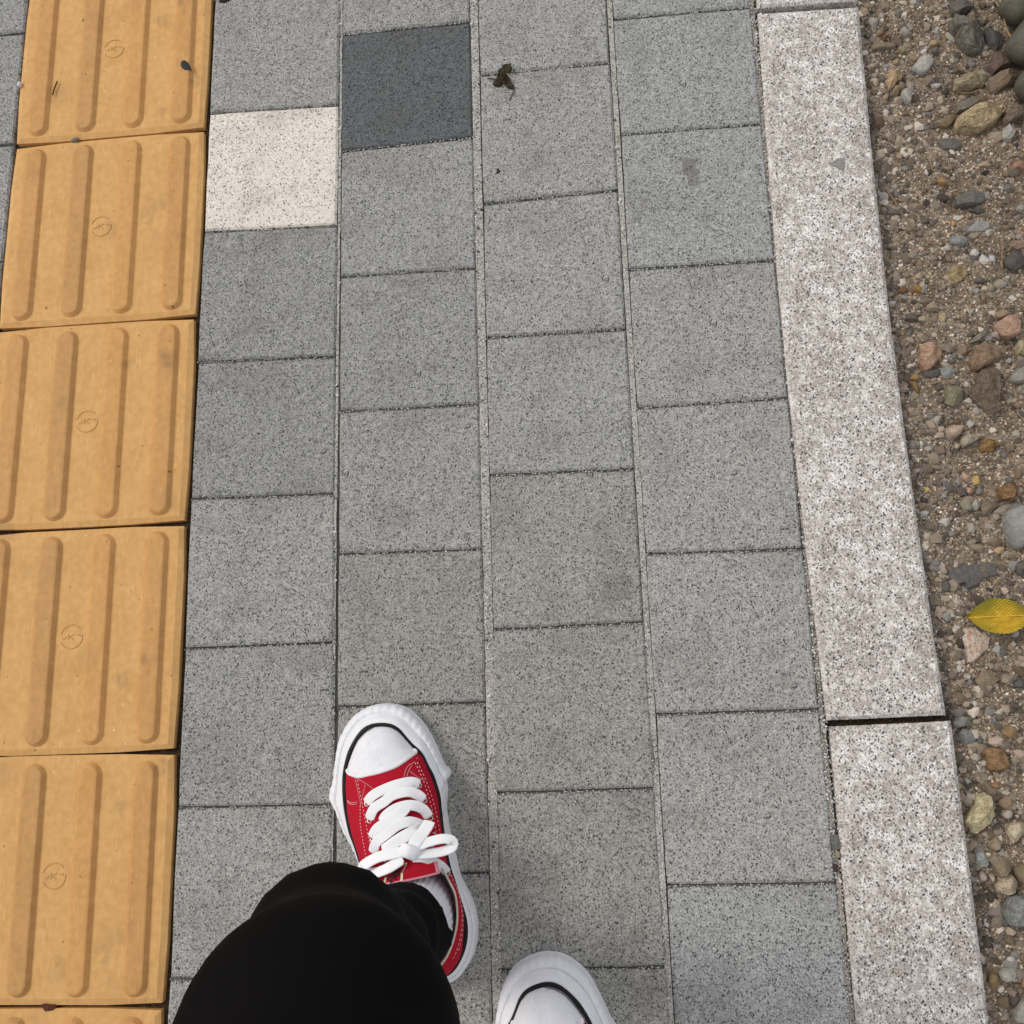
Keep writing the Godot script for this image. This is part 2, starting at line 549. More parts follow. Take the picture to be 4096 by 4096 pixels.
# ---------------------------------------------------------------- pavers
func build_pavement() -> void:
	var walk := structure("pavement", "footway of grey square concrete pavers laid in staggered columns")
	var bed := begin()
	for e in [[-1.8, -0.3045], [0.0035, 0.815]]:
		quad(bed, Vector3(e[0], -0.0062, -1.2), Vector3(e[1], -0.0062, -1.2), Vector3(e[1], -0.0062, 2.6), Vector3(e[0], -0.0062, 2.6), 2.5)
	obj("joint_sand", done(bed), mat("joint_sand", Color8(158, 156, 152), 0.95, tex_grain, 2.5), walk)
	# joints of the four columns, in millimetres: x, z at the left and right ends, measured; rows beyond repeat at 199.7
	var cols := [
		[[4.2, -26.0, 202.0, -20.8], [4.2, 169.5, 202.2, 175.5], [3.4, 370.0, 202.6, 375.0], [3.2, 568.3, 203.6, 571.6], [4.4, 770.1, 204.8, 769.3], [4.2, 970.6, 205.6, 970.4], [4.2, 1171.0, 206.0, 1170.0]],
		[[206.0, -139.9, 400.3, -140.9], [206.4, 56.9, 400.7, 52.3], [207.4, 255.9, 400.8, 257.5], [208.1, 455.6, 401.3, 457.2], [209.0, 654.0, 401.2, 656.0], [209.8, 852.0, 400.4, 852.0], [210.0, 1053.0, 400.1, 1054.3]],
		[[412.8, -47.8, 602.3, -49.0], [412.9, 160.6, 603.4, 154.8], [412.3, 362.3, 603.2, 363.4], [411.6, 557.0, 602.9, 559.4], [411.2, 760.9, 603.2, 759.6], [410.2, 961.6, 604.5, 960.4], [408.6, 1163.4, 606.0, 1160.5]],
		[[610.9, -121.7, 808.7, -119.6], [611.3, 68.5, 807.9, 70.7], [610.6, 276.6, 807.8, 278.3], [610.4, 476.4, 807.8, 474.3], [610.5, 672.0, 807.1, 675.1], [610.8, 872.7, 807.9, 873.5], [611.5, 1071.7, 808.8, 1071.4]],
	]
	var tones := [
		[[1.02, 0], [1.02, 0], [-1, 0], [0.93, 1], [0.92, 1], [1.03, 0], [1.0, 1], [1.06, 0], [1.02, 0]],
		[[1.0, 0], [-2, 0], [1.02, 1], [0.97, 1], [1.0, 0], [0.94, 3], [0.94, 3], [0.95, 3], [1.0, 0]],
		[[1.06, 0], [1.04, 0], [1.06, 0], [1.05, 1], [1.0, 3], [1.0, 3], [0.97, 3], [0.98, 3], [0.98, 0]],
		[[1.05, 2], [1.06, 2], [1.06, 2], [1.06, 0], [1.08, 0], [1.1, 0], [1.13, 0], [1.14, 2], [1.16, 2]],
	]
	var tints := [Vector3(0.625, 0.617, 0.594), Vector3(0.608, 0.603, 0.584), Vector3(0.608, 0.610, 0.606), Vector3(0.622, 0.607, 0.572)]
	var first := [-2, -1, -1, -1]
	for c in 4:
		for row in range(-5, 13):
			var q := [joint(cols[c], row), joint(cols[c], row + 1)]
			var corner := [Vector2(q[0].x, q[0].y + 1.1), Vector2(q[0].z, q[0].w + 1.1), Vector2(q[1].z, q[1].w - 1.1), Vector2(q[1].x, q[1].y - 1.1)]
			for i in 4:
				corner[i] = corner[i] * 0.001 + Vector2(rng.randf_range(-0.0005, 0.0005), rng.randf_range(-0.0004, 0.0004))
			var at: int = row - int(first[c]) + (0 if c == 0 else 0)
			var tone: Array = tones[c][clampi(at, 0, 8)] if at >= 0 else [1.0 + rng.randf_range(-0.05, 0.05), 0]
			var m: StandardMaterial3D
			var dirt := rng.randi() % 4
			if c == 3 and row == 1:
				dirt = 4
			elif c == 2 and row == 3:
				dirt = 5
			if tone[0] == -1:
				m = dirty("paver_pale", Color(0.955, 0.95, 0.935), tex_pale, dirt)
			elif tone[0] == -2:
				m = dirty("paver_dark", Color8(134, 138, 141), tex_grain, dirt)
			else:
				var key := "paver_%d_%d" % [int(float(tone[0]) * 100), tone[1]]
				var t: Vector3 = tints[tone[1]] * float(tone[0]) * 1.02
				m = dirty(key, Color(t.x, t.y, t.z).linear_to_srgb(), tex_grain, dirt)
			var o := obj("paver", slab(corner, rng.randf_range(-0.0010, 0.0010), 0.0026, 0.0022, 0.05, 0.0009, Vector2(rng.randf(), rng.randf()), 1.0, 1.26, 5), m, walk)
			if tone[0] == -1:
				o.set_meta("label", "cream white paver with dark specks")
			elif tone[0] == -2:
				o.set_meta("label", "dark blue grey paver")
	# beyond the tactile strip
	for c in 5:
		for row in range(-5, 13):
			var x1 := -0.3035 - 0.2045 * c
			var z0 := -0.1995 + 0.195 * row + 0.0975 * (c % 2) + 0.0016
			var corner := [Vector2(x1 - 0.2, z0), Vector2(x1, z0), Vector2(x1, z0 + 0.1920), Vector2(x1 - 0.2, z0 + 0.1920)]
			var t: Vector3 = tints[row & 1] * [0.97, 1.0, 1.04][posmod(row * 2 + c, 3)] * 1.02
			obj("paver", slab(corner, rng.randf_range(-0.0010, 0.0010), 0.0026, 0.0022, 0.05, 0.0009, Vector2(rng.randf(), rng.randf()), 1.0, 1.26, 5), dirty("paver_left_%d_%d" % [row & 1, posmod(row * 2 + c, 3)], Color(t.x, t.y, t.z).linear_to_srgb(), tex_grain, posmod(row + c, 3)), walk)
	# sand swept into the long joints, heaped unevenly
	for s in [[0.2042, 0.0034, -0.9, 1.9], [0.4062, 0.0112, -0.9, 1.9], [0.6068, 0.0072, -0.9, 1.9], [0.8102, 0.0052, -0.9, 1.9]]:
		var st := begin()
		var l := PackedVector3Array()
		var r := PackedVector3Array()
		for i in 281:
			var z: float = lerpf(s[2], s[3], i / 280.0)
			var y := -0.0022 + soil_noise.get_noise_2d(z * 3.0, s[0] * 9.0) * 0.0032
			l.append(Vector3(s[0] - s[1] * 0.5, y, z))
			r.append(Vector3(s[0] + s[1] * 0.5, y + soil_noise.get_noise_2d(z * 4.0, 7.0) * 0.001, z))
		for i in 280:
			quad(st, l[i], r[i], r[i + 1], l[i + 1], 2.5)
		var o := obj("joint_sand", done(st), mat("joint_light", Color8(238, 233, 226), 0.95, tex_grain, 1.4) if s[0] < 0.7 else mat("joint_brown", Color8(206, 196, 184), 0.95, tex_grain, 1.4), walk)
	# crumbs of grit lying in the joints
	var grit := MultiMesh.new()
	grit.transform_format = MultiMesh.TRANSFORM_3D
	grit.use_colors = true
	grit.mesh = chip(0.0, 3)
	var n := 9000
	grit.instance_count = n
	for i in n:
		if i % 2:
			# along the cross joints, mostly on the near lip
			var cc := rng.randi() % 4
			var q := joint(cols[cc], rng.randi_range(-1, 7))
			var f := rng.randf()
			var e := Vector2(q.x, q.y).lerp(Vector2(q.z, q.w), f) * 0.001
			var r2 := rng.randf_range(0.0004, 0.0010)
			var dz := rng.randf_range(-0.0004, 0.0030) if soil_noise.get_noise_2d(f * 0.6 + cc, q.y * 0.01) > -0.15 else rng.randf_range(-0.0006, 0.0012)
			grit.set_instance_transform(i, Transform3D(Basis.from_euler(Vector3(rng.randf() * 6.0, rng.randf() * 6.0, 0)).scaled(Vector3(r2, r2 * 0.8, r2)), Vector3(e.x, -0.0012 + dz * 0.5, e.y + dz)))
			grit.set_instance_color(i, joint_colour())
			continue
		var lane: Array = [[0.2042, 0.0022], [0.4062, 0.0052], [0.4062, 0.0052], [0.4062, 0.0052], [0.6068, 0.0034], [0.8112, 0.0046], [0.8112, 0.0046], [0.8112, 0.0046], [0.8112, 0.0046]][rng.randi() % 9]
		var r := rng.randf_range(0.0005, 0.0013)
		if rng.randf() < 0.06:
			r *= 2.0
		var p := Vector3(lane[0] + rng.randf_range(-1, 1) * lane[1], -0.0012 + rng.randf() * 0.001, rng.randf_range(-0.35, 1.35))
		grit.set_instance_transform(i, Transform3D(Basis.from_euler(Vector3(rng.randf() * 6.0, rng.randf() * 6.0, rng.randf() * 6.0)).scaled(Vector3(r, r * 0.8, r)), p))
		grit.set_instance_color(i, joint_colour())
	var mm := MultiMeshInstance3D.new()
	mm.name = "joint_grit"
	mm.multimesh = grit
	mm.material_override = tinted("grit", 0.9)
	mm.set_meta("kind", "stuff")
	walk.add_child(mm)
	# stains on the pavers, thin films of dirt with their own outline
	for s in [[0.7028, 0.1313, 0.0085, 0.017, 0.2], [0.5721, 0.7214, 0.017, 0.014, 0.0], [0.4888, 0.7852, 0.008, 0.010, 0.5]]:
		pass

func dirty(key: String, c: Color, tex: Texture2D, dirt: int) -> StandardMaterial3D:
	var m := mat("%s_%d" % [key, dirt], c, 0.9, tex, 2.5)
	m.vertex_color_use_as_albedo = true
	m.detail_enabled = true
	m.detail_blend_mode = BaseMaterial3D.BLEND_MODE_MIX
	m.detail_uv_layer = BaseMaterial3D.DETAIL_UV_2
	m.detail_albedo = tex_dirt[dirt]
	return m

# grime of a paver: colour with its cover in alpha; x to the right, y towards the walker
func grime(s: int, blots: Array) -> ImageTexture:
	var im := Image.create(160, 160, false, Image.FORMAT_RGBA8)
	var f := FastNoiseLite.new()
	f.seed = s
	f.frequency = 0.012
	f.fractal_octaves = 4
	var g := FastNoiseLite.new()
	g.seed = s + 1
	g.frequency = 0.09
	for y in 160:
		for x in 160:
			var a := clampf(f.get_noise_2d(x, y) * 0.42 - 0.03, 0.0, 0.18)
			for b in blots:
				var d := Vector2((x - b[0]) / b[2], (y - b[1]) / b[3]).length() + g.get_noise_2d(x, y) * 0.4
				a = maxf(a, clampf((1.15 - d) * 1.1, 0.0, 1.0) * b[4])
			im.set_pixel(x, y, Color8(84, 78, 70, int(a * 255.0)))
	return ImageTexture.create_from_image(im)

func joint(col: Array, row: int) -> Vector4:
	var n := col.size()
	if row < 0:
		return Vector4(col[0][0], col[0][1] + 199.7 * row, col[0][2], col[0][3] + 199.7 * row)
	if row >= n:
		var k := row - n + 1
		return Vector4(col[n - 1][0], col[n - 1][1] + 199.7 * k, col[n - 1][2], col[n - 1][3] + 199.7 * k)
	return Vector4(col[row][0], col[row][1], col[row][2], col[row][3])

func tinted(key: String, rough: float) -> StandardMaterial3D:
	var m := mat(key, Color(1, 1, 1), rough)
	m.vertex_color_use_as_albedo = true
	return m

func joint_colour() -> Color:
	var k := rng.randf_range(0.32, 0.75)
	if rng.randf() < 0.14:
		k = 0.06
	return Color(k, k * 0.975, k * 0.93)

func grain_colour(light: float) -> Color:
	var pick: Array = [[172, 154, 130], [148, 130, 110], [122, 105, 88], [196, 182, 162], [94, 84, 76], [156, 150, 142], [150, 132, 112], [136, 112, 86], [128, 118, 108], [176, 152, 132], [112, 98, 84], [140, 124, 104]]
	var c: Array = (pick[rng.randi() % pick.size()] as Array).duplicate()
	var grey: float = (float(c[0]) + c[1] + c[2]) / 3.0
	for i in 3:
		c[i] = lerpf(c[i], grey, 0.22)
	var k := rng.randf_range(0.78, 1.18) * light
	return Color(c[0] / 255.0 * k, c[1] / 255.0 * k, c[2] / 255.0 * k).srgb_to_linear()

# a small broken stone of unit size
func chip(rough: float, s: int) -> ArrayMesh:
	var r := RandomNumberGenerator.new()
	r.seed = s
	var t := (1.0 + sqrt(5.0)) / 2.0
	var v := [Vector3(-1, t, 0), Vector3(1, t, 0), Vector3(-1, -t, 0), Vector3(1, -t, 0), Vector3(0, -1, t), Vector3(0, 1, t), Vector3(0, -1, -t), Vector3(0, 1, -t), Vector3(t, 0, -1), Vector3(t, 0, 1), Vector3(-t, 0, -1), Vector3(-t, 0, 1)]
	for i in 12:
		v[i] = v[i].normalized() * (1.0 + r.randf_range(-rough, rough))
	var st := begin(false)
	for f in [[0, 11, 5], [0, 5, 1], [0, 1, 7], [0, 7, 10], [0, 10, 11], [1, 5, 9], [5, 11, 4], [11, 10, 2], [10, 7, 6], [7, 1, 8], [3, 9, 4], [3, 4, 2], [3, 2, 6], [3, 6, 8], [3, 8, 9], [4, 9, 5], [2, 4, 11], [6, 2, 10], [8, 6, 7], [9, 8, 1]]:
		tri(st, v[f[0]], v[f[2]], v[f[1]])
	return done(st)

# ---------------------------------------------------------------- kerb
func build_kerb() -> void:
	var kerb := structure("kerb", "row of long speckled pink grey granite kerb stones")
	var m := tri_mat("granite", Color(0.985, 0.98, 0.975), 0.75, tex_granite, 2.9)
	# ends of the stones, measured (mm): left and right edge
	var ends := [[819.0, -1110.0, 959.0, -1100.0], [816.6, -113.2, 957.0, -110.5], [816.4, -105.0, 956.6, -100.0], [814.6, 886.0, 953.4, 884.0], [816.8, 893.0, 958.6, 890.5], [806.0, 1890.0, 956.0, 1890.0], [806.0, 1897.0, 956.0, 1897.0], [806.0, 2800.0, 956.0, 2800.0]]
	var mid := [0.0, -8.0, 0.0, 0.0]
	for k in 4:
		var a: Array = ends[maxi(0, k * 2)]
		var b: Array = ends[k * 2 + 1]
		var c := [Vector2(a[0], a[1]) * 0.001, Vector2(a[2], a[3]) * 0.001, Vector2(b[2], b[3]) * 0.001, Vector2(b[0], b[1]) * 0.001]
		var s := slab_long(c, 0.005, 0.0045, 0.20, mid[k] * 0.001)
		obj("kerb_stone", s, m, kerb)
	var st := begin()
	for z in [-0.109, 0.889, 1.8935]:
		quad(st, Vector3(0.808, -0.012, z - 0.007), Vector3(0.962, -0.012, z - 0.007), Vector3(0.962, -0.012, z + 0.007), Vector3(0.808, -0.012, z + 0.007), 2.0)
	obj("joint_mortar", done(st), mat("mortar", Color8(110, 104, 98), 0.95, tex_soil, 1.0), kerb)

func slab_long(c: Array, top: float, bevel: float, deep: float, bow: float) -> ArrayMesh:
	var out := PackedVector2Array()
	var n := 24
	for i in n:
		var t := float(i) / n
		out.append(c[0].lerp(c[1], t))
	for i in n:
		var t := float(i) / n
		out.append(c[1].lerp(c[2], t) + Vector2(bow * sin(t * PI), 0))
	for i in n:
		var t := float(i) / n
		out.append(c[2].lerp(c[3], t))
	for i in n:
		var t := float(i) / n
		out.append(c[3].lerp(c[0], t) + Vector2(bow * sin(t * PI), 0))
	out = turned(out)
	var m := out.size()
	var inner := PackedVector2Array()
	for i in m:
		var d := (out[(i + 1) % m] - out[(i - 1 + m) % m]).normalized()
		var inn := Vector2(-d.y, d.x)
		inner.append(out[i] + inn * (bevel + rng.randf_range(-0.0006, 0.0009)))
		out[i] = out[i] + inn * rng.randf_range(0.0, 0.0006)
	var st := begin(false)
	loft(st, lifted(out, top - deep), lifted(out, top - bevel * 0.8))
	loft(st, lifted(out, top - bevel * 0.8), lifted(inner, top))
	var r := lifted(inner, top)
	var tris := Geometry2D.triangulate_polygon(inner)
	for i in range(0, tris.size(), 3):
		tri(st, r[tris[i]], r[tris[i + 1]], r[tris[i + 2]])
		if (r[tris[i + 1]] - r[tris[i]]).cross(r[tris[i + 2]] - r[tris[i]]).y > 0.0:
			pass
	return done(st)

# ---------------------------------------------------------------- soil strip
func soil_y(x: float, z: float) -> float:
	var y := -0.0175 + soil_noise.get_noise_2d(x, z) * 0.013
	y += clampf((x - 1.06) * 0.06, 0.0, 0.012)
	return y

func build_soil() -> void:
	var soil := structure("soil", "strip of sandy brown soil full of gravel beyond the kerb")
	var st := begin()
	var nx := 100
	var nz := 250
	var x0 := 0.945
	var z0 := -0.5
	var row := []
	for j in nz + 1:
		var line := PackedVector3Array()
		for i in nx + 1:
			var x := x0 + 0.6 * i / nx
			var z := z0 + 2.0 * j / nz
			line.append(Vector3(x, soil_y(x, z) + rng.randf_range(-0.0011, 0.0011), z))
		row.append(line)
	for j in nz:
		for i in nx:
			quad(st, row[j][i], row[j][i + 1], row[j + 1][i + 1], row[j + 1][i], 1.0)
	var m := mat("soil", Color8(222, 218, 214), 0.97, tex_soil, 2.6)
	obj("soil_surface", done(st), m, soil)
	var wide := begin()
	for r in [[0.945, -1.6, 3.0, -0.5], [0.945, 1.5, 3.0, 3.0], [1.545, -0.5, 3.0, 1.5]]:
		quad(wide, Vector3(r[0], -0.016, r[1]), Vector3(r[2], -0.016, r[1]), Vector3(r[2], -0.016, r[3]), Vector3(r[0], -0.016, r[3]), 1.0)
	obj("soil_surface", done(wide), m, soil)
	# sand grains and gravel nobody could count
	for g in [["sand_grains", 100000, 0.0007, 0.0021, 1.70], ["gravel", 10500, 0.0020, 0.0050, 1.75], ["pebbles", 1450, 0.0046, 0.0084, 1.75]]:
		var mm := MultiMesh.new()
		mm.transform_format = MultiMesh.TRANSFORM_3D
		mm.use_colors = true
		mm.mesh = chip(0.42, 7 + int(g[1]) % 5)
		mm.instance_count = g[1]
		for i in int(g[1]):
			var x := 0.953 + (float(g[4]) - 0.953) * pow(rng.randf(), 1.6)
			var z := rng.randf_range(-0.32, 1.42)
			var r: float = lerpf(g[2], g[3], pow(rng.randf(), 1.8))
			# patches of bare sand hold fewer pebbles
			if i % 2 and float(g[2]) > 0.002 and soil_noise.get_noise_2d(x * 0.5 + 4.0, z * 0.5) < 0.0 and z < 0.5:
				r *= 0.5
			var p := Vector3(x, soil_y(x, z) + r * 0.15, z)
			mm.set_instance_transform(i, Transform3D(Basis.from_euler(Vector3(rng.randf() * 6.3, rng.randf() * 6.3, rng.randf() * 6.3)).scaled(Vector3(r * rng.randf_range(0.8, 1.3), r * rng.randf_range(0.5, 0.9), r)), p))
			var gc := grain_colour(1.08 if float(g[2]) < 0.002 else 0.95)
			if rng.randf() < 0.02:
				gc = Color(0.50, 0.46, 0.41)
			mm.set_instance_color(i, gc)
		var o := MultiMeshInstance3D.new()
		o.name = g[0]
		o.multimesh = mm
		o.material_override = tinted("grain", 0.85)
		o.set_meta("kind", "stuff")
		soil.add_child(o)

# ---------------------------------------------------------------- loose stones
func rock(outline: PackedVector2Array, h: float, sharp: bool) -> ArrayMesh:
	var p := turned(outline)
	var q := PackedVector2Array()
	var n := p.size()
	for i in n:
		var a := p[i]
		var b := p[(i + 1) % n]
		if sharp:
			q.append(a)
			q.append(a.lerp(b, rng.randf_range(0.4, 0.6)) + (b - a).orthogonal() * rng.randf_range(-0.05, 0.05))
		else:
			q.append(a.lerp(b, 0.2))
			q.append(a.lerp(b, 0.5) * 1.015)
			q.append(a.lerp(b, 0.8))
	n = q.size()
	var reach := 0.0
	for e in q:
		reach = maxf(reach, e.length())
	# broken faces: planes that cut the top
	var planes := []
	for k in (6 if sharp else 4):
		var ang := rng.randf() * TAU
		planes.append([Vector2(cos(ang), sin(ang)) * rng.randf_range(0.15, 0.75) * h / reach * (1.5 if sharp else 1.0), h * rng.randf_range(0.82, 1.12)])
	var rings := []
	var specs := [[0.93, -0.45], [1.0, 0.18], [0.955, 0.55], [0.86, 0.88], [0.68, 1.1], [0.46, 1.2], [0.22, 1.2]] if sharp else [[0.9, -0.45], [1.0, 0.1], [0.96, 0.45], [0.86, 0.74], [0.7, 0.92], [0.48, 1.02], [0.22, 1.06]]
	for s in specs:
		var ring := PackedVector3Array()
		for i in n:
			var k: float = s[0]
			if s[1] > 0.3:
				k *= 1.0 + rng.randf_range(-0.05, 0.05) * (1.0 if sharp else 0.3)
			var e := q[i] * k
			var y: float = s[1] * h
			if s[1] > 0.3:
				for pl in planes:
					y = minf(y, float(pl[1]) - (pl[0] as Vector2).dot(e))
				y = maxf(y, 0.15 * h)
				y += rng.randf_range(-0.035, 0.035) * h * (1.0 if sharp else 0.25)
			ring.append(Vector3(e.x, y, e.y))
		rings.append(ring)
	var st := begin(not sharp)
	for k in rings.size() - 1:
		loft(st, rings[k], rings[k + 1], true, 1.0)
	var top := 1.2 * h
	for pl in planes:
		top = minf(top, float(pl[1]))
	cap(st, rings[-1], Vector3(0, top, 0))
	return done(st)

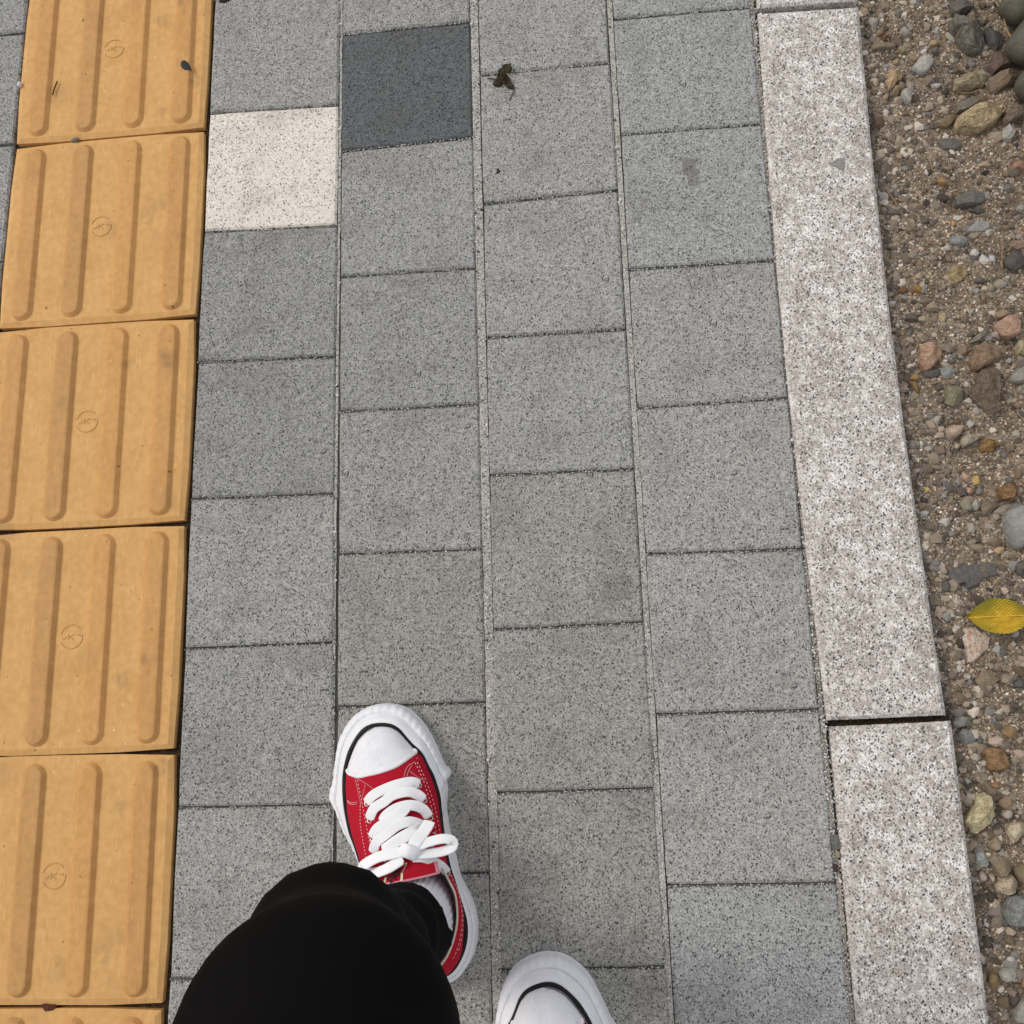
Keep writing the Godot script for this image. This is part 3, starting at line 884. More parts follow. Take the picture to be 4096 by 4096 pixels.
func build_stones() -> void:
	var list := [
		["long layered tan stone lying in front of the grey green poles", 40, Color8(172, 153, 118), 1, 2, [1068, 91, 1071, 84, 1084, 76, 1099, 70, 1119, 64, 1138, 61, 1142, 66, 1140, 76, 1132, 83, 1116, 98, 1099, 104, 1081, 103, 1070, 99]],
		["blocky olive tan stone above the long layered tan stone", 30, Color8(146, 134, 108), 1, 2, [1076, 21, 1094, 11, 1116, 5, 1121, 11, 1120, 26, 1116, 33, 1099, 37, 1080, 39, 1074, 36]],
		["largest dark grey stone left of the grey green poles", 35, Color8(92, 90, 85), 1, 2, [1081, -71, 1088, -79, 1096, -72, 1101, -60, 1115, -54, 1125, -42, 1125, -29, 1119, -20, 1109, -14, 1098, -20, 1089, -29, 1086, -42, 1088, -51, 1081, -61]],
		["dark grey stone topmost in the soil strip, left of the poles", 30, Color8(84, 80, 76), 1, 0, [1086, -96, 1089, -102, 1103, -104, 1118, -99, 1116, -90, 1106, -83, 1095, -81, 1088, -87]],
		["brown upright wedge stone between two dark grey stones", 30, Color8(122, 104, 86), 1, 0, [1100, -68, 1106, -80, 1114, -89, 1121, -87, 1122, -77, 1120, -65, 1117, -57, 1110, -60, 1101, -60]],
		["charcoal stone shard touching the middle grey green pole", 25, Color8(72, 70, 72), 1, 0, [1126, -54, 1139, -60, 1146, -52, 1146, -25, 1137, -17, 1130, -27, 1127, -40]],
		["brown flat-topped stone under the lowest grey green pole", 30, Color8(112, 92, 74), 1, 0, [1120, 26, 1134, 20, 1155, 18, 1163, 24, 1155, 38, 1142, 44, 1126, 50, 1119, 48]],
		["dark maroon stone under the middle grey green pole", 25, Color8(82, 64, 56), 1, 0, [1123, 7, 1133, -12, 1145, -13, 1150, 0, 1151, 13, 1138, 14, 1127, 20]],
		["pale grey rounded stone left of the blocky olive tan stone", 22, Color8(168, 166, 160), 0, 0, [1022, -4, 1029, -12, 1036, -21, 1046, -19, 1052, -13, 1053, -8, 1046, 1, 1040, 7, 1034, 8, 1028, 4]],
		["pale grey stone just below the long layered tan stone", 22, Color8(162, 160, 152), 1, 0, [1124, 115, 1128, 108, 1138, 98, 1145, 100, 1146, 110, 1139, 121, 1132, 126, 1126, 122]],
		["olive brown stone at the left tip of the long layered stone", 20, Color8(120, 104, 74), 0, 0, [1049, 83, 1056, 77, 1069, 74, 1075, 75, 1070, 83, 1062, 90, 1053, 88]],
		["grey slab lying behind the long layered tan stone", 15, Color8(112, 106, 94), 1, 0, [1077, 57, 1085, 52, 1098, 46, 1111, 45, 1110, 54, 1098, 62, 1089, 67, 1077, 68]],
		["flat charcoal stone sunk in sand below the layered tan stone", 10, Color8(88, 86, 84), 1, 0, [1042, 114, 1052, 109, 1074, 112, 1076, 119, 1066, 128, 1048, 126]],
		["brown stone right of the long layered tan stone", 25, Color8(110, 94, 78), 1, 0, [1129, 93, 1142, 75, 1158, 76, 1160, 87, 1149, 95, 1134, 101]],
		["small tan pebble above the pale grey rounded stone", 14, Color8(165, 140, 105), 0, 0, [1050, -42, 1056, -45, 1063, -43, 1063, -38, 1058, -35, 1052, -36]],
		["small dark pebble between tan pebble and pale grey stone", 12, Color8(85, 80, 80), 0, 0, [1052, -31, 1059, -31, 1063, -26, 1058, -21, 1052, -24]],
		["small cream brown pebble beside the topmost pole", 15, Color8(140, 128, 112), 0, 0, [1126, -75, 1131, -79, 1136, -75, 1134, -68, 1128, -66]],
		["small white crystalline pebble near the top of the soil strip", 10, Color8(182, 180, 178), 1, 0, [1064, -68, 1068, -71, 1072, -66, 1068, -60, 1064, -62]],
		["small brown slab left of the blocky olive tan stone", 12, Color8(120, 108, 92), 1, 0, [1064, 17, 1072, 16, 1077, 23, 1074, 30, 1064, 28]],
		["small white stone at the top edge against the topmost pole", 12, Color8(175, 172, 165), 1, 0, [1154, -103, 1159, -103, 1159, -94, 1155, -93]],
		["brown grey stone cut by the frame below the poles", 20, Color8(110, 100, 90), 0, 0, [1154, 99, 1160, 95, 1161, 107, 1156, 118, 1152, 116]],
		["pale grey wedge pebble near the kerb's top joint", 14, Color8(152, 149, 138), 1, 0, [972, -90, 976, -94, 985, -92, 985, -83, 982, -73, 978, -72, 976, -81]],
		["weathered pale pebble left of the dark stones at the top", 14, Color8(155, 150, 138), 0, 0, [1012, -65, 1017, -71, 1023, -67, 1028, -61, 1027, -57, 1018, -55]],
		["rust brown chip near the top of the kerb", 12, Color8(105, 70, 40), 1, 0, [987, -64, 994, -65, 996, -53, 991, -53]],
		["flat brown chip above the rust brown chip", 10, Color8(115, 90, 65), 1, 0, [982, -67, 989, -71, 996, -69, 995, -66, 984, -63]],
		["long narrow brown stone lying across, beside the kerb top", 14, Color8(118, 104, 82), 0, 0, [971, -47, 975, -51, 987, -50, 1001, -50, 1008, -47, 1004, -41, 993, -40, 981, -39, 973, -40]],
		["square tan stone with an orange tint beside the kerb", 20, Color8(170, 144, 108), 1, 2, [985, 5, 990, 2, 1005, 3, 1009, 8, 1005, 16, 999, 18, 994, 25, 988, 30, 986, 28, 986, 17]],
		["round brown pebble against the square tan stone", 18, Color8(130, 112, 86), 0, 0, [990, 32, 996, 24, 1002, 26, 1001, 34, 997, 40, 990, 39]],
		["mottled pinkish pebble right of the square tan stone", 15, Color8(140, 115, 95), 1, 0, [1001, 19, 1006, 17, 1011, 20, 1010, 26, 1004, 32, 1002, 25]],
		["pointed light grey pebble below the square tan stone", 18, Color8(170, 167, 158), 0, 0, [1001, 36, 1005, 33, 1013, 32, 1016, 38, 1015, 47, 1012, 56, 1003, 48]],
		["small tan pebble above the square tan stone", 12, Color8(155, 135, 105), 1, 0, [1001, -24, 1007, -26, 1011, -22, 1010, -16, 1002, -16]],
		["yellow brown pebble at the end of the long narrow stone", 14, Color8(140, 125, 90), 0, 0, [1010, -44, 1015, -46, 1021, -41, 1020, -35, 1014, -32, 1010, -38]],
		["dark pebble touching the kerb near its top joint", 10, Color8(75, 70, 70), 0, 0, [966, -68, 972, -72, 975, -68, 973, -62, 968, -60]],
		["small ochre pebble at the corner of the kerb's top joint", 10, Color8(140, 115, 75), 1, 0, [967, -110, 970, -113, 975, -108, 972, -104, 967, -104]],
		["cream chip between the kerb and the pointed grey pebble", 12, Color8(160, 138, 105), 1, 0, [978, 38, 984, 33, 987, 37, 984, 42, 979, 43]],
		["dark slate wedge alone on the sandy soil", 22, Color8(84, 86, 80), 1, 0, [1056, 204, 1065, 195, 1077, 191, 1098, 198, 1097, 208, 1090, 212, 1074, 214, 1058, 211]],
		["black shard just below the dark slate wedge", 8, Color8(58, 55, 52), 1, 0, [1073, 219, 1082, 216, 1092, 221, 1090, 225, 1082, 225]],
		["blue grey speckled stone beneath a dry twig", 15, Color8(128, 131, 131), 0, 0, [1039, 261, 1046, 257, 1058, 258, 1064, 266, 1056, 273, 1047, 273, 1040, 268]],
		["pale blue grey flat stone sunk in sand above the speckled stone", 9, Color8(144, 142, 138), 1, 0, [1058, 248, 1070, 241, 1085, 237, 1095, 241, 1093, 250, 1078, 255, 1063, 254]],
		["pale pebble at the right edge beside the dark slate wedge", 14, Color8(160, 158, 150), 0, 0, [1132, 222, 1138, 217, 1142, 220, 1141, 227, 1135, 227]],
		["tiny bright orange chip on the sand", 6, Color8(205, 140, 80), 1, 0, [1048, 232, 1052, 230, 1052, 239, 1048, 241]],
		["tan and orange pebble above the dark slate wedge", 12, Color8(150, 115, 70), 0, 0, [1035, 171, 1041, 167, 1050, 174, 1048, 180, 1039, 180]],
		["dark pebble at the lower end of the long twig", 8, Color8(85, 78, 76), 0, 0, [997, 248, 1003, 248, 1004, 252, 998, 253]],
		["dark grey rock at the right edge next to the white chip", 28, Color8(74, 70, 68), 1, 0, [1106, 297, 1115, 288, 1132, 281, 1129, 307, 1118, 313, 1108, 305]],
		["bright white chip beside the dark grey rock", 10, Color8(228, 228, 232), 1, 0, [1090, 287, 1097, 286, 1097, 296, 1090, 296]],
		["crumbly yellow brown stone sunk below the speckled stone", 10, Color8(140, 122, 88), 1, 2, [1029, 307, 1036, 297, 1059, 297, 1061, 310, 1051, 319, 1040, 323, 1035, 314]],
		["round pinkish tan pebble near the kerb above the rusty pair", 10, Color8(170, 148, 125), 0, 0, [990, 308, 998, 305, 1002, 310, 997, 315, 991, 313]],
		["orange ochre stone beside the kerb", 14, Color8(150, 105, 45), 0, 0, [984, 328, 991, 322, 996, 330, 993, 337, 985, 333]],
		["dark rust stone between the kerb and the orange ochre stone", 10, Color8(100, 65, 40), 0, 0, [967, 326, 978, 323, 984, 329, 975, 333, 967, 331]],
		["flat pale tan slab above the pink brown granite stone", 10, Color8(162, 150, 120), 1, 0, [985, 368, 994, 365, 1007, 368, 1003, 374, 989, 373]],
		["pale yellow chip right of the flat pale tan slab", 10, Color8(200, 182, 140), 1, 0, [1015, 366, 1022, 364, 1025, 369, 1021, 377, 1017, 374]],
		["brown pebble touching the pink rock", 14, Color8(138, 118, 95), 0, 0, [1081, 374, 1089, 370, 1100, 373, 1096, 380, 1085, 382]],
		["large pink rock near the right edge", 28, Color8(178, 140, 118), 1, 0, [1078, 390, 1091, 381, 1109, 376, 1112, 388, 1108, 404, 1096, 407, 1087, 403, 1082, 396]],
		["olive cube pebble above the pink rock", 12, Color8(135, 125, 105), 1, 0, [1079, 332, 1085, 328, 1090, 332, 1087, 340, 1080, 339]],
		["round grey pebble right of the olive cube pebble", 12, Color8(140, 135, 125), 0, 0, [1096, 330, 1103, 325, 1107, 329, 1104, 334, 1097, 334]],
		["dark pebble left of the olive cube pebble", 12, Color8(88, 80, 76), 0, 0, [1064, 320, 1074, 316, 1080, 321, 1077, 327, 1067, 326]],
		["reddish brown stone at the right edge below the poles", 16, Color8(150, 110, 88), 1, 0, [1133, 159, 1142, 156, 1152, 158, 1150, 171, 1140, 168, 1133, 169]],
		["flat tan pebble left of the reddish brown edge stone", 12, Color8(165, 145, 120), 1, 0, [1090, 153, 1103, 150, 1108, 156, 1104, 161, 1093, 157]],
		["pinkish stone lying on the dark grey edge rock", 18, Color8(150, 122, 105), 1, 0, [1117, 273, 1136, 269, 1135, 281, 1123, 284, 1117, 279]],
		["pink brown granite stone standing near the kerb", 26, Color8(164, 130, 108), 0, 2, [984, 414, 989, 404, 998, 402, 1008, 410, 1014, 416, 1012, 426, 1004, 432, 999, 439, 992, 444, 985, 441, 984, 429]],
		["dark slate flake under the pink brown granite stone", 10, Color8(70, 68, 68), 1, 0, [986, 443, 994, 443, 1008, 441, 1006, 451, 996, 453, 987, 451]],
		["blue grey shard right of the dark slate flake", 12, Color8(125, 130, 130), 1, 0, [1007, 441, 1018, 439, 1024, 449, 1020, 456, 1011, 457]],
		["little white pebble beside the pink brown granite stone", 10, Color8(225, 215, 200), 0, 0, [1012, 431, 1016, 428, 1019, 431, 1016, 435]],
		["olive green triangular stone below the blue grey shard", 22, Color8(118, 114, 88), 1, 0, [1009, 469, 1023, 468, 1028, 475, 1030, 489, 1022, 495, 1014, 497, 1005, 491, 1007, 480]],
		["large dark brown rock with a jagged lower tip", 30, Color8(92, 80, 68), 1, 2, [1038, 475, 1047, 465, 1055, 448, 1061, 446, 1071, 445, 1079, 453, 1073, 471, 1070, 489, 1069, 505, 1060, 513, 1053, 506, 1043, 497, 1037, 486]],
		["red brown rock joined above the jagged dark brown rock", 24, Color8(118, 94, 76), 0, 2, [1042, 443, 1046, 427, 1055, 415, 1066, 411, 1080, 414, 1084, 425, 1081, 437, 1070, 442, 1056, 448, 1050, 452]],
		["slim grey green stone above the red brown rock", 12, Color8(120, 114, 96), 1, 0, [1047, 409, 1055, 402, 1067, 395, 1073, 395, 1067, 402, 1058, 409, 1048, 411]],
		["small pinkish white pebble below the large pink rock", 14, Color8(165, 145, 135), 1, 0, [1075, 398, 1081, 396, 1090, 402, 1086, 407, 1077, 404]],
		["yellowish stone at the right edge below the large pink rock", 24, Color8(172, 162, 125), 1, 0, [1104, 418, 1110, 410, 1116, 407, 1112, 433, 1105, 430]],
		["smooth grey oval stone at the right edge", 24, Color8(142, 140, 130), 0, 0, [1086, 465, 1093, 458, 1101, 452, 1110, 450, 1107, 471, 1096, 473, 1088, 470]],
		["small pale pebble between red brown rock and yellowish stone", 12, Color8(160, 152, 140), 0, 0, [1087, 438, 1092, 435, 1097, 438, 1093, 443, 1088, 442]],
		["amber brown pebble touching the kerb, upper of two", 14, Color8(145, 112, 62), 0, 0, [968, 451, 973, 446, 981, 449, 981, 454, 975, 457, 969, 454]],
		["amber brown sliver along the kerb, lower of two", 10, Color8(128, 95, 58), 0, 0, [967, 456, 974, 456, 977, 464, 977, 475, 971, 467]],
		["pale pink pebble left of the cream grey angular stone", 18, Color8(190, 163, 143), 0, 0, [1005, 526, 1013, 519, 1023, 520, 1025, 527, 1019, 534, 1010, 537, 1005, 533]],
		["cream grey angular stone beside the rusty triangular stone", 18, Color8(162, 154, 130), 1, 0, [1022, 535, 1034, 532, 1047, 532, 1045, 539, 1034, 545, 1024, 549, 1021, 544]],
		["rusty triangular stone with a grey corner", 18, Color8(122, 88, 45), 1, 2, [1042, 550, 1051, 537, 1064, 543, 1067, 550, 1058, 558, 1044, 557]],
		["pale angular chip above the small white chips by the kerb", 12, Color8(172, 164, 154), 1, 0, [989, 508, 996, 504, 1000, 508, 995, 519, 990, 517]],
		["dull grey pebble by the kerb left of the pale angular chip", 10, Color8(120, 112, 98), 1, 0, [970, 508, 975, 505, 977, 511, 972, 516, 968, 514]],
		["white grey chip below the pale angular chip", 8, Color8(182, 178, 174), 1, 0, [975, 525, 980, 523, 984, 525, 982, 530, 977, 529]],
		["flat buff chip right of the white sliver at the kerb", 8, Color8(158, 150, 135), 0, 0, [973, 547, 980, 545, 986, 550, 980, 554, 974, 552]],
		["white sliver touching the kerb's edge", 8, Color8(215, 212, 208), 1, 0, [968, 542, 971, 539, 973, 545, 969, 548]],
		["small yellow chip by the kerb", 8, Color8(210, 170, 95), 1, 0, [969, 601, 972, 598, 976, 603, 973, 606, 969, 605]],
		["square yellow pebble between two pink pebbles", 12, Color8(205, 165, 95), 1, 0, [1029, 589, 1036, 588, 1038, 594, 1036, 598, 1029, 600]],
		["pink pebble left of the square yellow pebble", 12, Color8(185, 150, 128), 1, 0, [1016, 587, 1022, 583, 1028, 589, 1024, 596, 1019, 592]],
		["pink pebble below the square yellow pebble", 10, Color8(185, 145, 120), 1, 0, [1018, 603, 1023, 601, 1033, 606, 1026, 611, 1021, 609]],
		["grey oval pebble under the square yellow pebble", 12, Color8(130, 126, 114), 0, 0, [1032, 608, 1036, 601, 1042, 601, 1039, 610, 1034, 613]],
		["large rust brown stone above the silver grey boulder", 22, Color8(112, 80, 48), 1, 2, [1054, 608, 1065, 602, 1079, 600, 1081, 606, 1073, 615, 1069, 623, 1057, 623]],
		["low tan stone above the small yellow chip", 10, Color8(140, 126, 105), 1, 0, [977, 571, 990, 568, 994, 574, 989, 578, 981, 576]],
		["flat dark slate left of the lower pink pebble", 8, Color8(80, 80, 82), 1, 0, [991, 597, 999, 593, 1008, 598, 1003, 604, 993, 604]],
		["small buff pebble under the smooth grey oval stone", 10, Color8(150, 142, 125), 1, 0, [1094, 478, 1101, 475, 1102, 481, 1096, 484]],
		["olive grey pebble, left of a touching pair", 14, Color8(142, 137, 117), 0, 0, [1010, 623, 1014, 616, 1021, 617, 1025, 625, 1023, 632, 1014, 632]],
		["pale grey six-sided pebble, right of a touching pair", 14, Color8(164, 162, 152), 1, 0, [1024, 624, 1030, 617, 1035, 620, 1035, 627, 1030, 632, 1024, 629]],
		["white pink pebble beside the kerb above the dark slate slab", 14, Color8(207, 197, 190), 1, 0, [980, 645, 984, 641, 994, 641, 994, 648, 989, 653, 983, 648]],
		["peach coloured pebble above the dark slate slab", 12, Color8(197, 156, 120), 1, 0, [1043, 684, 1049, 680, 1056, 680, 1055, 687, 1048, 690]],
		["broad dark slate slab sunk in the soil above the yellow leaf", 12, Color8(80, 79, 80), 1, 0, [979, 708, 990, 704, 1009, 702, 1035, 700, 1044, 703, 1040, 716, 1022, 721, 1015, 729, 1001, 734, 1000, 725, 988, 727, 980, 718]],
		["dark grey pebble between the kerb and the slate slab", 12, Color8(85, 82, 80), 0, 0, [971, 724, 978, 721, 983, 727, 980, 735, 973, 734]],
		["big silver grey boulder at the right edge", 40, Color8(140, 143, 140), 0, 0, [1058, 643, 1064, 635, 1072, 632, 1080, 629, 1087, 639, 1086, 662, 1078, 681, 1070, 687, 1062, 678, 1058, 664]],
		["white stone with orange rust stains under the yellow leaf", 14, Color8(192, 142, 108), 1, 1, [987, 786, 995, 779, 1008, 779, 1017, 789, 1024, 792, 1019, 804, 1010, 813, 1000, 822, 993, 822, 993, 805, 988, 796]],
		["dark slate pebble below the yellow leaf", 10, Color8(95, 92, 90), 1, 0, [1029, 808, 1036, 803, 1042, 805, 1039, 814, 1035, 816]],
		["pale chip right of the dark pebble under the leaf", 8, Color8(180, 170, 155), 1, 0, [1047, 800, 1052, 796, 1053, 803, 1050, 805]],
		["white chip left of the dark pebble under the leaf", 8, Color8(200, 190, 175), 1, 0, [1028, 799, 1033, 798, 1034, 802, 1030, 802]],
		["dark stone at the right edge above the yellow leaf", 15, Color8(80, 76, 72), 1, 0, [1063, 704, 1074, 700, 1073, 722, 1066, 717]],
		["grey slab left of the silver grey boulder", 10, Color8(135, 125, 110), 1, 0, [1048, 636, 1059, 628, 1072, 627, 1070, 634, 1059, 641]],
		["brown stone below the large rust brown stone", 14, Color8(115, 100, 84), 1, 0, [1035, 624, 1049, 619, 1056, 628, 1051, 631, 1044, 639, 1036, 639]],
		["olive brown block above the kerb's lower joint", 16, Color8(132, 114, 90), 1, 0, [998, 844, 1007, 833, 1020, 832, 1028, 844, 1017, 850, 1003, 855]],
		["buff block right of the olive brown block", 14, Color8(152, 137, 117), 1, 0, [1029, 840, 1034, 836, 1044, 840, 1044, 848, 1036, 851, 1029, 847]],
		["charcoal block at the right edge beside the buff block", 14, Color8(78, 80, 82), 1, 0, [1044, 846, 1055, 842, 1054, 854, 1044, 853]],
		["grey green stone at the kerb joint, upper of two", 14, Color8(117, 120, 114), 1, 0, [967, 888, 979, 885, 989, 888, 989, 897, 977, 898, 968, 900]],
		["blue grey stone at the kerb joint, lower of two", 16, Color8(118, 122, 120), 1, 0, [968, 907, 977, 900, 988, 903, 991, 913, 985, 920, 974, 918, 968, 913]],
		["dark sliver right of the blue grey kerb joint stone", 8, Color8(72, 75, 76), 1, 0, [991, 914, 997, 906, 1000, 922, 996, 923]],
		["rust brown stone with a rounded lower edge", 20, Color8(124, 92, 60), 0, 2, [995, 925, 1007, 922, 1020, 925, 1024, 943, 1020, 949, 1007, 951, 998, 949, 997, 937]],
		["amber stone above the rust brown rounded stone", 12, Color8(128, 100, 65), 0, 0, [1019, 906, 1026, 897, 1038, 900, 1035, 910, 1027, 915]],
		["pale green grey chip left of the rust brown rounded stone", 10, Color8(160, 158, 140), 0, 0, [980, 932, 987, 928, 994, 934, 988, 940, 982, 936]],
		["pale mint triangular chip above the cream rock", 10, Color8(175, 180, 170), 1, 0, [970, 956, 976, 958, 980, 961, 975, 966]],
		["large cream tan rock with a narrow top next to the kerb", 38, Color8(202, 184, 146), 1, 2, [963, 1006, 970, 997, 980, 988, 983, 978, 990, 975, 998, 978, 997, 989, 1001, 1001, 992, 1009, 983, 1015, 978, 1021, 971, 1019, 965, 1012]],
		["whitish round pebble right of the cream tan rock", 14, Color8(175, 165, 155), 0, 0, [1009, 999, 1017, 994, 1022, 997, 1020, 1004, 1013, 1006]],
		["pale pinkish rock at the right edge below the cream rock", 26, Color8(197, 182, 160), 1, 2, [1011, 1015, 1019, 1010, 1029, 1008, 1035, 1012, 1031, 1025, 1022, 1030, 1015, 1032, 1012, 1023]],
		["tan stone between the cream rock and the brown polygon stone", 18, Color8(150, 135, 110), 1, 0, [989, 1030, 999, 1024, 1004, 1030, 999, 1039, 990, 1039]],
		["white chip above the amber stone", 8, Color8(190, 182, 172), 1, 0, [1014, 883, 1020, 879, 1025, 883, 1022, 887]],
		["tiny white chip left of the amber stone", 6, Color8(200, 195, 188), 0, 0, [1007, 913, 1009, 911, 1010, 915, 1009, 917]],
		["orange tan chip below the rust brown rounded stone", 10, Color8(150, 110, 75), 1, 0, [1000, 966, 1007, 961, 1012, 965, 1010, 970, 1002, 968]],
		["pale pebble left of the olive brown block", 8, Color8(185, 175, 160), 0, 0, [986, 838, 991, 836, 994, 840, 990, 843]],
		["pale blue grey block beside the kerb", 18, Color8(162, 167, 168), 1, 0, [973, 1043, 978, 1040, 985, 1044, 986, 1050, 983, 1058, 976, 1058, 972, 1053]],
		["brown many-sided stone right of the pale blue grey block", 24, Color8(132, 117, 94), 1, 0, [985, 1050, 991, 1042, 997, 1045, 1010, 1047, 1010, 1062, 1002, 1065, 994, 1069, 991, 1061]],
		["pale speckled six-sided stone below the brown many-sided stone", 26, Color8(184, 170, 147), 1, 2, [991, 1074, 996, 1069, 1008, 1065, 1015, 1072, 1016, 1079, 1011, 1086, 1003, 1090, 992, 1085]],
		["brown oval stone at the right edge", 22, Color8(110, 96, 72), 0, 0, [1010, 1061, 1018, 1055, 1028, 1053, 1024, 1078, 1017, 1076]],
		["big blue grey rock at the lower right edge", 38, Color8(122, 130, 130), 0, 2, [995, 1100, 1002, 1092, 1014, 1088, 1025, 1090, 1022, 1119, 1009, 1122, 1000, 1122, 996, 1118]],
		["dark sliver left of the big blue grey rock", 12, Color8(70, 74, 74), 1, 0, [992, 1118, 998, 1106, 999, 1122, 995, 1123]],
		["pale grey cube near the bottom right corner", 20, Color8(176, 174, 164), 1, 0, [979, 1170, 985, 1166, 997, 1165, 997, 1175, 986, 1180, 980, 1177]],
		["amber brown stone between the kerb and the pale grey cube", 14, Color8(120, 95, 60), 0, 0, [968, 1174, 972, 1171, 979, 1172, 977, 1187, 971, 1189, 967, 1181]],
		["pinkish grey pebble below the pale blue grey block", 14, Color8(160, 148, 140), 0, 0, [974, 1064, 979, 1062, 983, 1068, 980, 1074, 974, 1073]],
		["tan lump above the brown many-sided stone", 16, Color8(150, 132, 105), 0, 0, [989, 1032, 995, 1028, 1002, 1034, 997, 1040, 992, 1040]],
		["pale stone in the bottom right corner", 22, Color8(160, 158, 150), 0, 0, [993, 1211, 1003, 1200, 1009, 1200, 1005, 1225, 992, 1225]],
		["dark brown pebble below the big blue grey rock", 14, Color8(112, 98, 78), 0, 0, [993, 1134, 1000, 1131, 1003, 1137, 999, 1141, 993, 1140]],
		["cream pebble between the pinkish grey pebble and speckled stone", 12, Color8(185, 170, 150), 1, 0, [984, 1067, 990, 1066, 992, 1071, 988, 1075]],
		["orange brown stone at the right edge beside the grey cube", 12, Color8(170, 120, 80), 0, 0, [1004, 1179, 1009, 1176, 1008, 1189, 1004, 1187]],
	]
	for s in list:
		var p := pairs(s[5])
		var c := centre(p)
		for i in p.size():
			p[i] -= c
		var h: float = s[1] * 0.001 * 0.85
		var col: Color = s[2]
		var tex: ImageTexture = [tex_rock, tex_rust, tex_rock_mixed][s[4]]
		var boost := [1.27, 1.0, 1.32]
		var cc := Color(minf(col.r * boost[s[4]], 1.0), minf(col.g * boost[s[4]], 1.0), minf(col.b * boost[s[4]], 1.0))
		if s[4] == 1:
			cc = Color(0.86, 0.84, 0.82)
		cc = cc.lerp(Color(0.60, 0.565, 0.52), 0.32)
		var m := tri_mat("stone_" + cc.to_html(false), cc, 0.82, tex, 14.0)
		var o := obj("stone", rock(p, h, s[3] == 1), m, null, Vector3(c.x, soil_y(c.x, c.y) - 0.001, c.y))
		tag(o, s[0], "stone", "loose stones on the soil strip")

# ---------------------------------------------------------------- grey green poles
func build_poles() -> void:
	var m := tri_mat("pole", Color8(112, 108, 95), 0.75, tex_rock, 5.0)
	var names := ["topmost of three grey green poles leaning over the soil at the corner", "middle one of three grey green poles leaning over the soil", "lowest of three grey green poles, ending above the long layered stone"]
	for k in 3:
		var end: Vector3 = [Vector3(1.149, 0.014, -0.045), Vector3(1.149, 0.014, 0.018), Vector3(1.153, 0.014, 0.078)][k]
		var dir := Vector3(0.62, 0.42, -0.66).normalized()
		var st := begin()
		var s := dir.cross(UP).normalized()
		var u := s.cross(dir).normalized()
		var before := PackedVector3Array()
		var spec := [[-0.001, 0.0001], [-0.0005, 0.006], [0.0, 0.014], [0.004, 0.021], [0.010, 0.0245], [0.020, 0.026], [0.10, 0.026], [0.25, 0.026], [0.45, 0.026], [0.4502, 0.001]]
		for i in spec.size():
			var ring := PackedVector3Array()
			for j in 20:
				var a := TAU * j / 20.0
				ring.append(dir * float(spec[i][0]) + (s * cos(a) + u * sin(a)) * float(spec[i][1]))
			if i:
				for j in 20:
					var e := (j + 1) % 20
					tri(st, before[j], ring[e], ring[j])
					tri(st, before[j], before[e], ring[e])
			before = ring
		var o := obj("pole", done(st), m, null, end)
		tag(o, names[k], "pole", "grey green poles at the soil's edge")

# ---------------------------------------------------------------- litter
func twig(called: String, label: String, pts: Array, r: float, c: Color, lift: float, ground := true) -> void:
	var p := pairs(pts)
	var o0 := p[0]
	var y0 := soil_y(o0.x, o0.y) if ground else 0.0
	var line := PackedVector3Array()
	for i in p.size():
		var y := (soil_y(p[i].x, p[i].y) if ground else 0.0) - y0
		line.append(Vector3(p[i].x - o0.x, y + lift + (0.0012 * sin(i * 2.1) if ground else 0.0), p[i].y - o0.y))
	var st := begin()
	sweep(st, curve3(line, 24), r, r, 6, UP, false)
	var o := obj(called, done(st), mat("twig_" + c.to_html(false), c, 0.9), null, Vector3(o0.x, y0, o0.y))
	tag(o, label, called)

func flake(outline: PackedVector2Array, h: float, crumple: float, rings := 3) -> ArrayMesh:
	var p := turned(resampled(outline, 28))
	var st := begin(false)
	var c := centre(p)
	var before := PackedVector3Array()
	for k in range(rings, -1, -1):
		var f := float(k) / rings
		var ring := PackedVector3Array()
		for q in p:
			var e := c + (q - c) * maxf(f, 0.02)
			ring.append(Vector3(e.x, h + rng.randf_range(-crumple, crumple) * (1.0 if f > 0 else 0.3), e.y))
		if k < rings:
			loft(st, before, ring)
		else:
			var under := PackedVector3Array()
			for q in ring:
				under.append(Vector3(q.x, minf(q.y - 0.0006, h * 0.3), q.z))
			loft(st, under, ring)
		before = ring
	return done(st)

func local(pts: Array) -> Array:
	var p := pairs(pts)
	var c := centre(p)
	for i in p.size():
		p[i] -= c
	return [p, c]

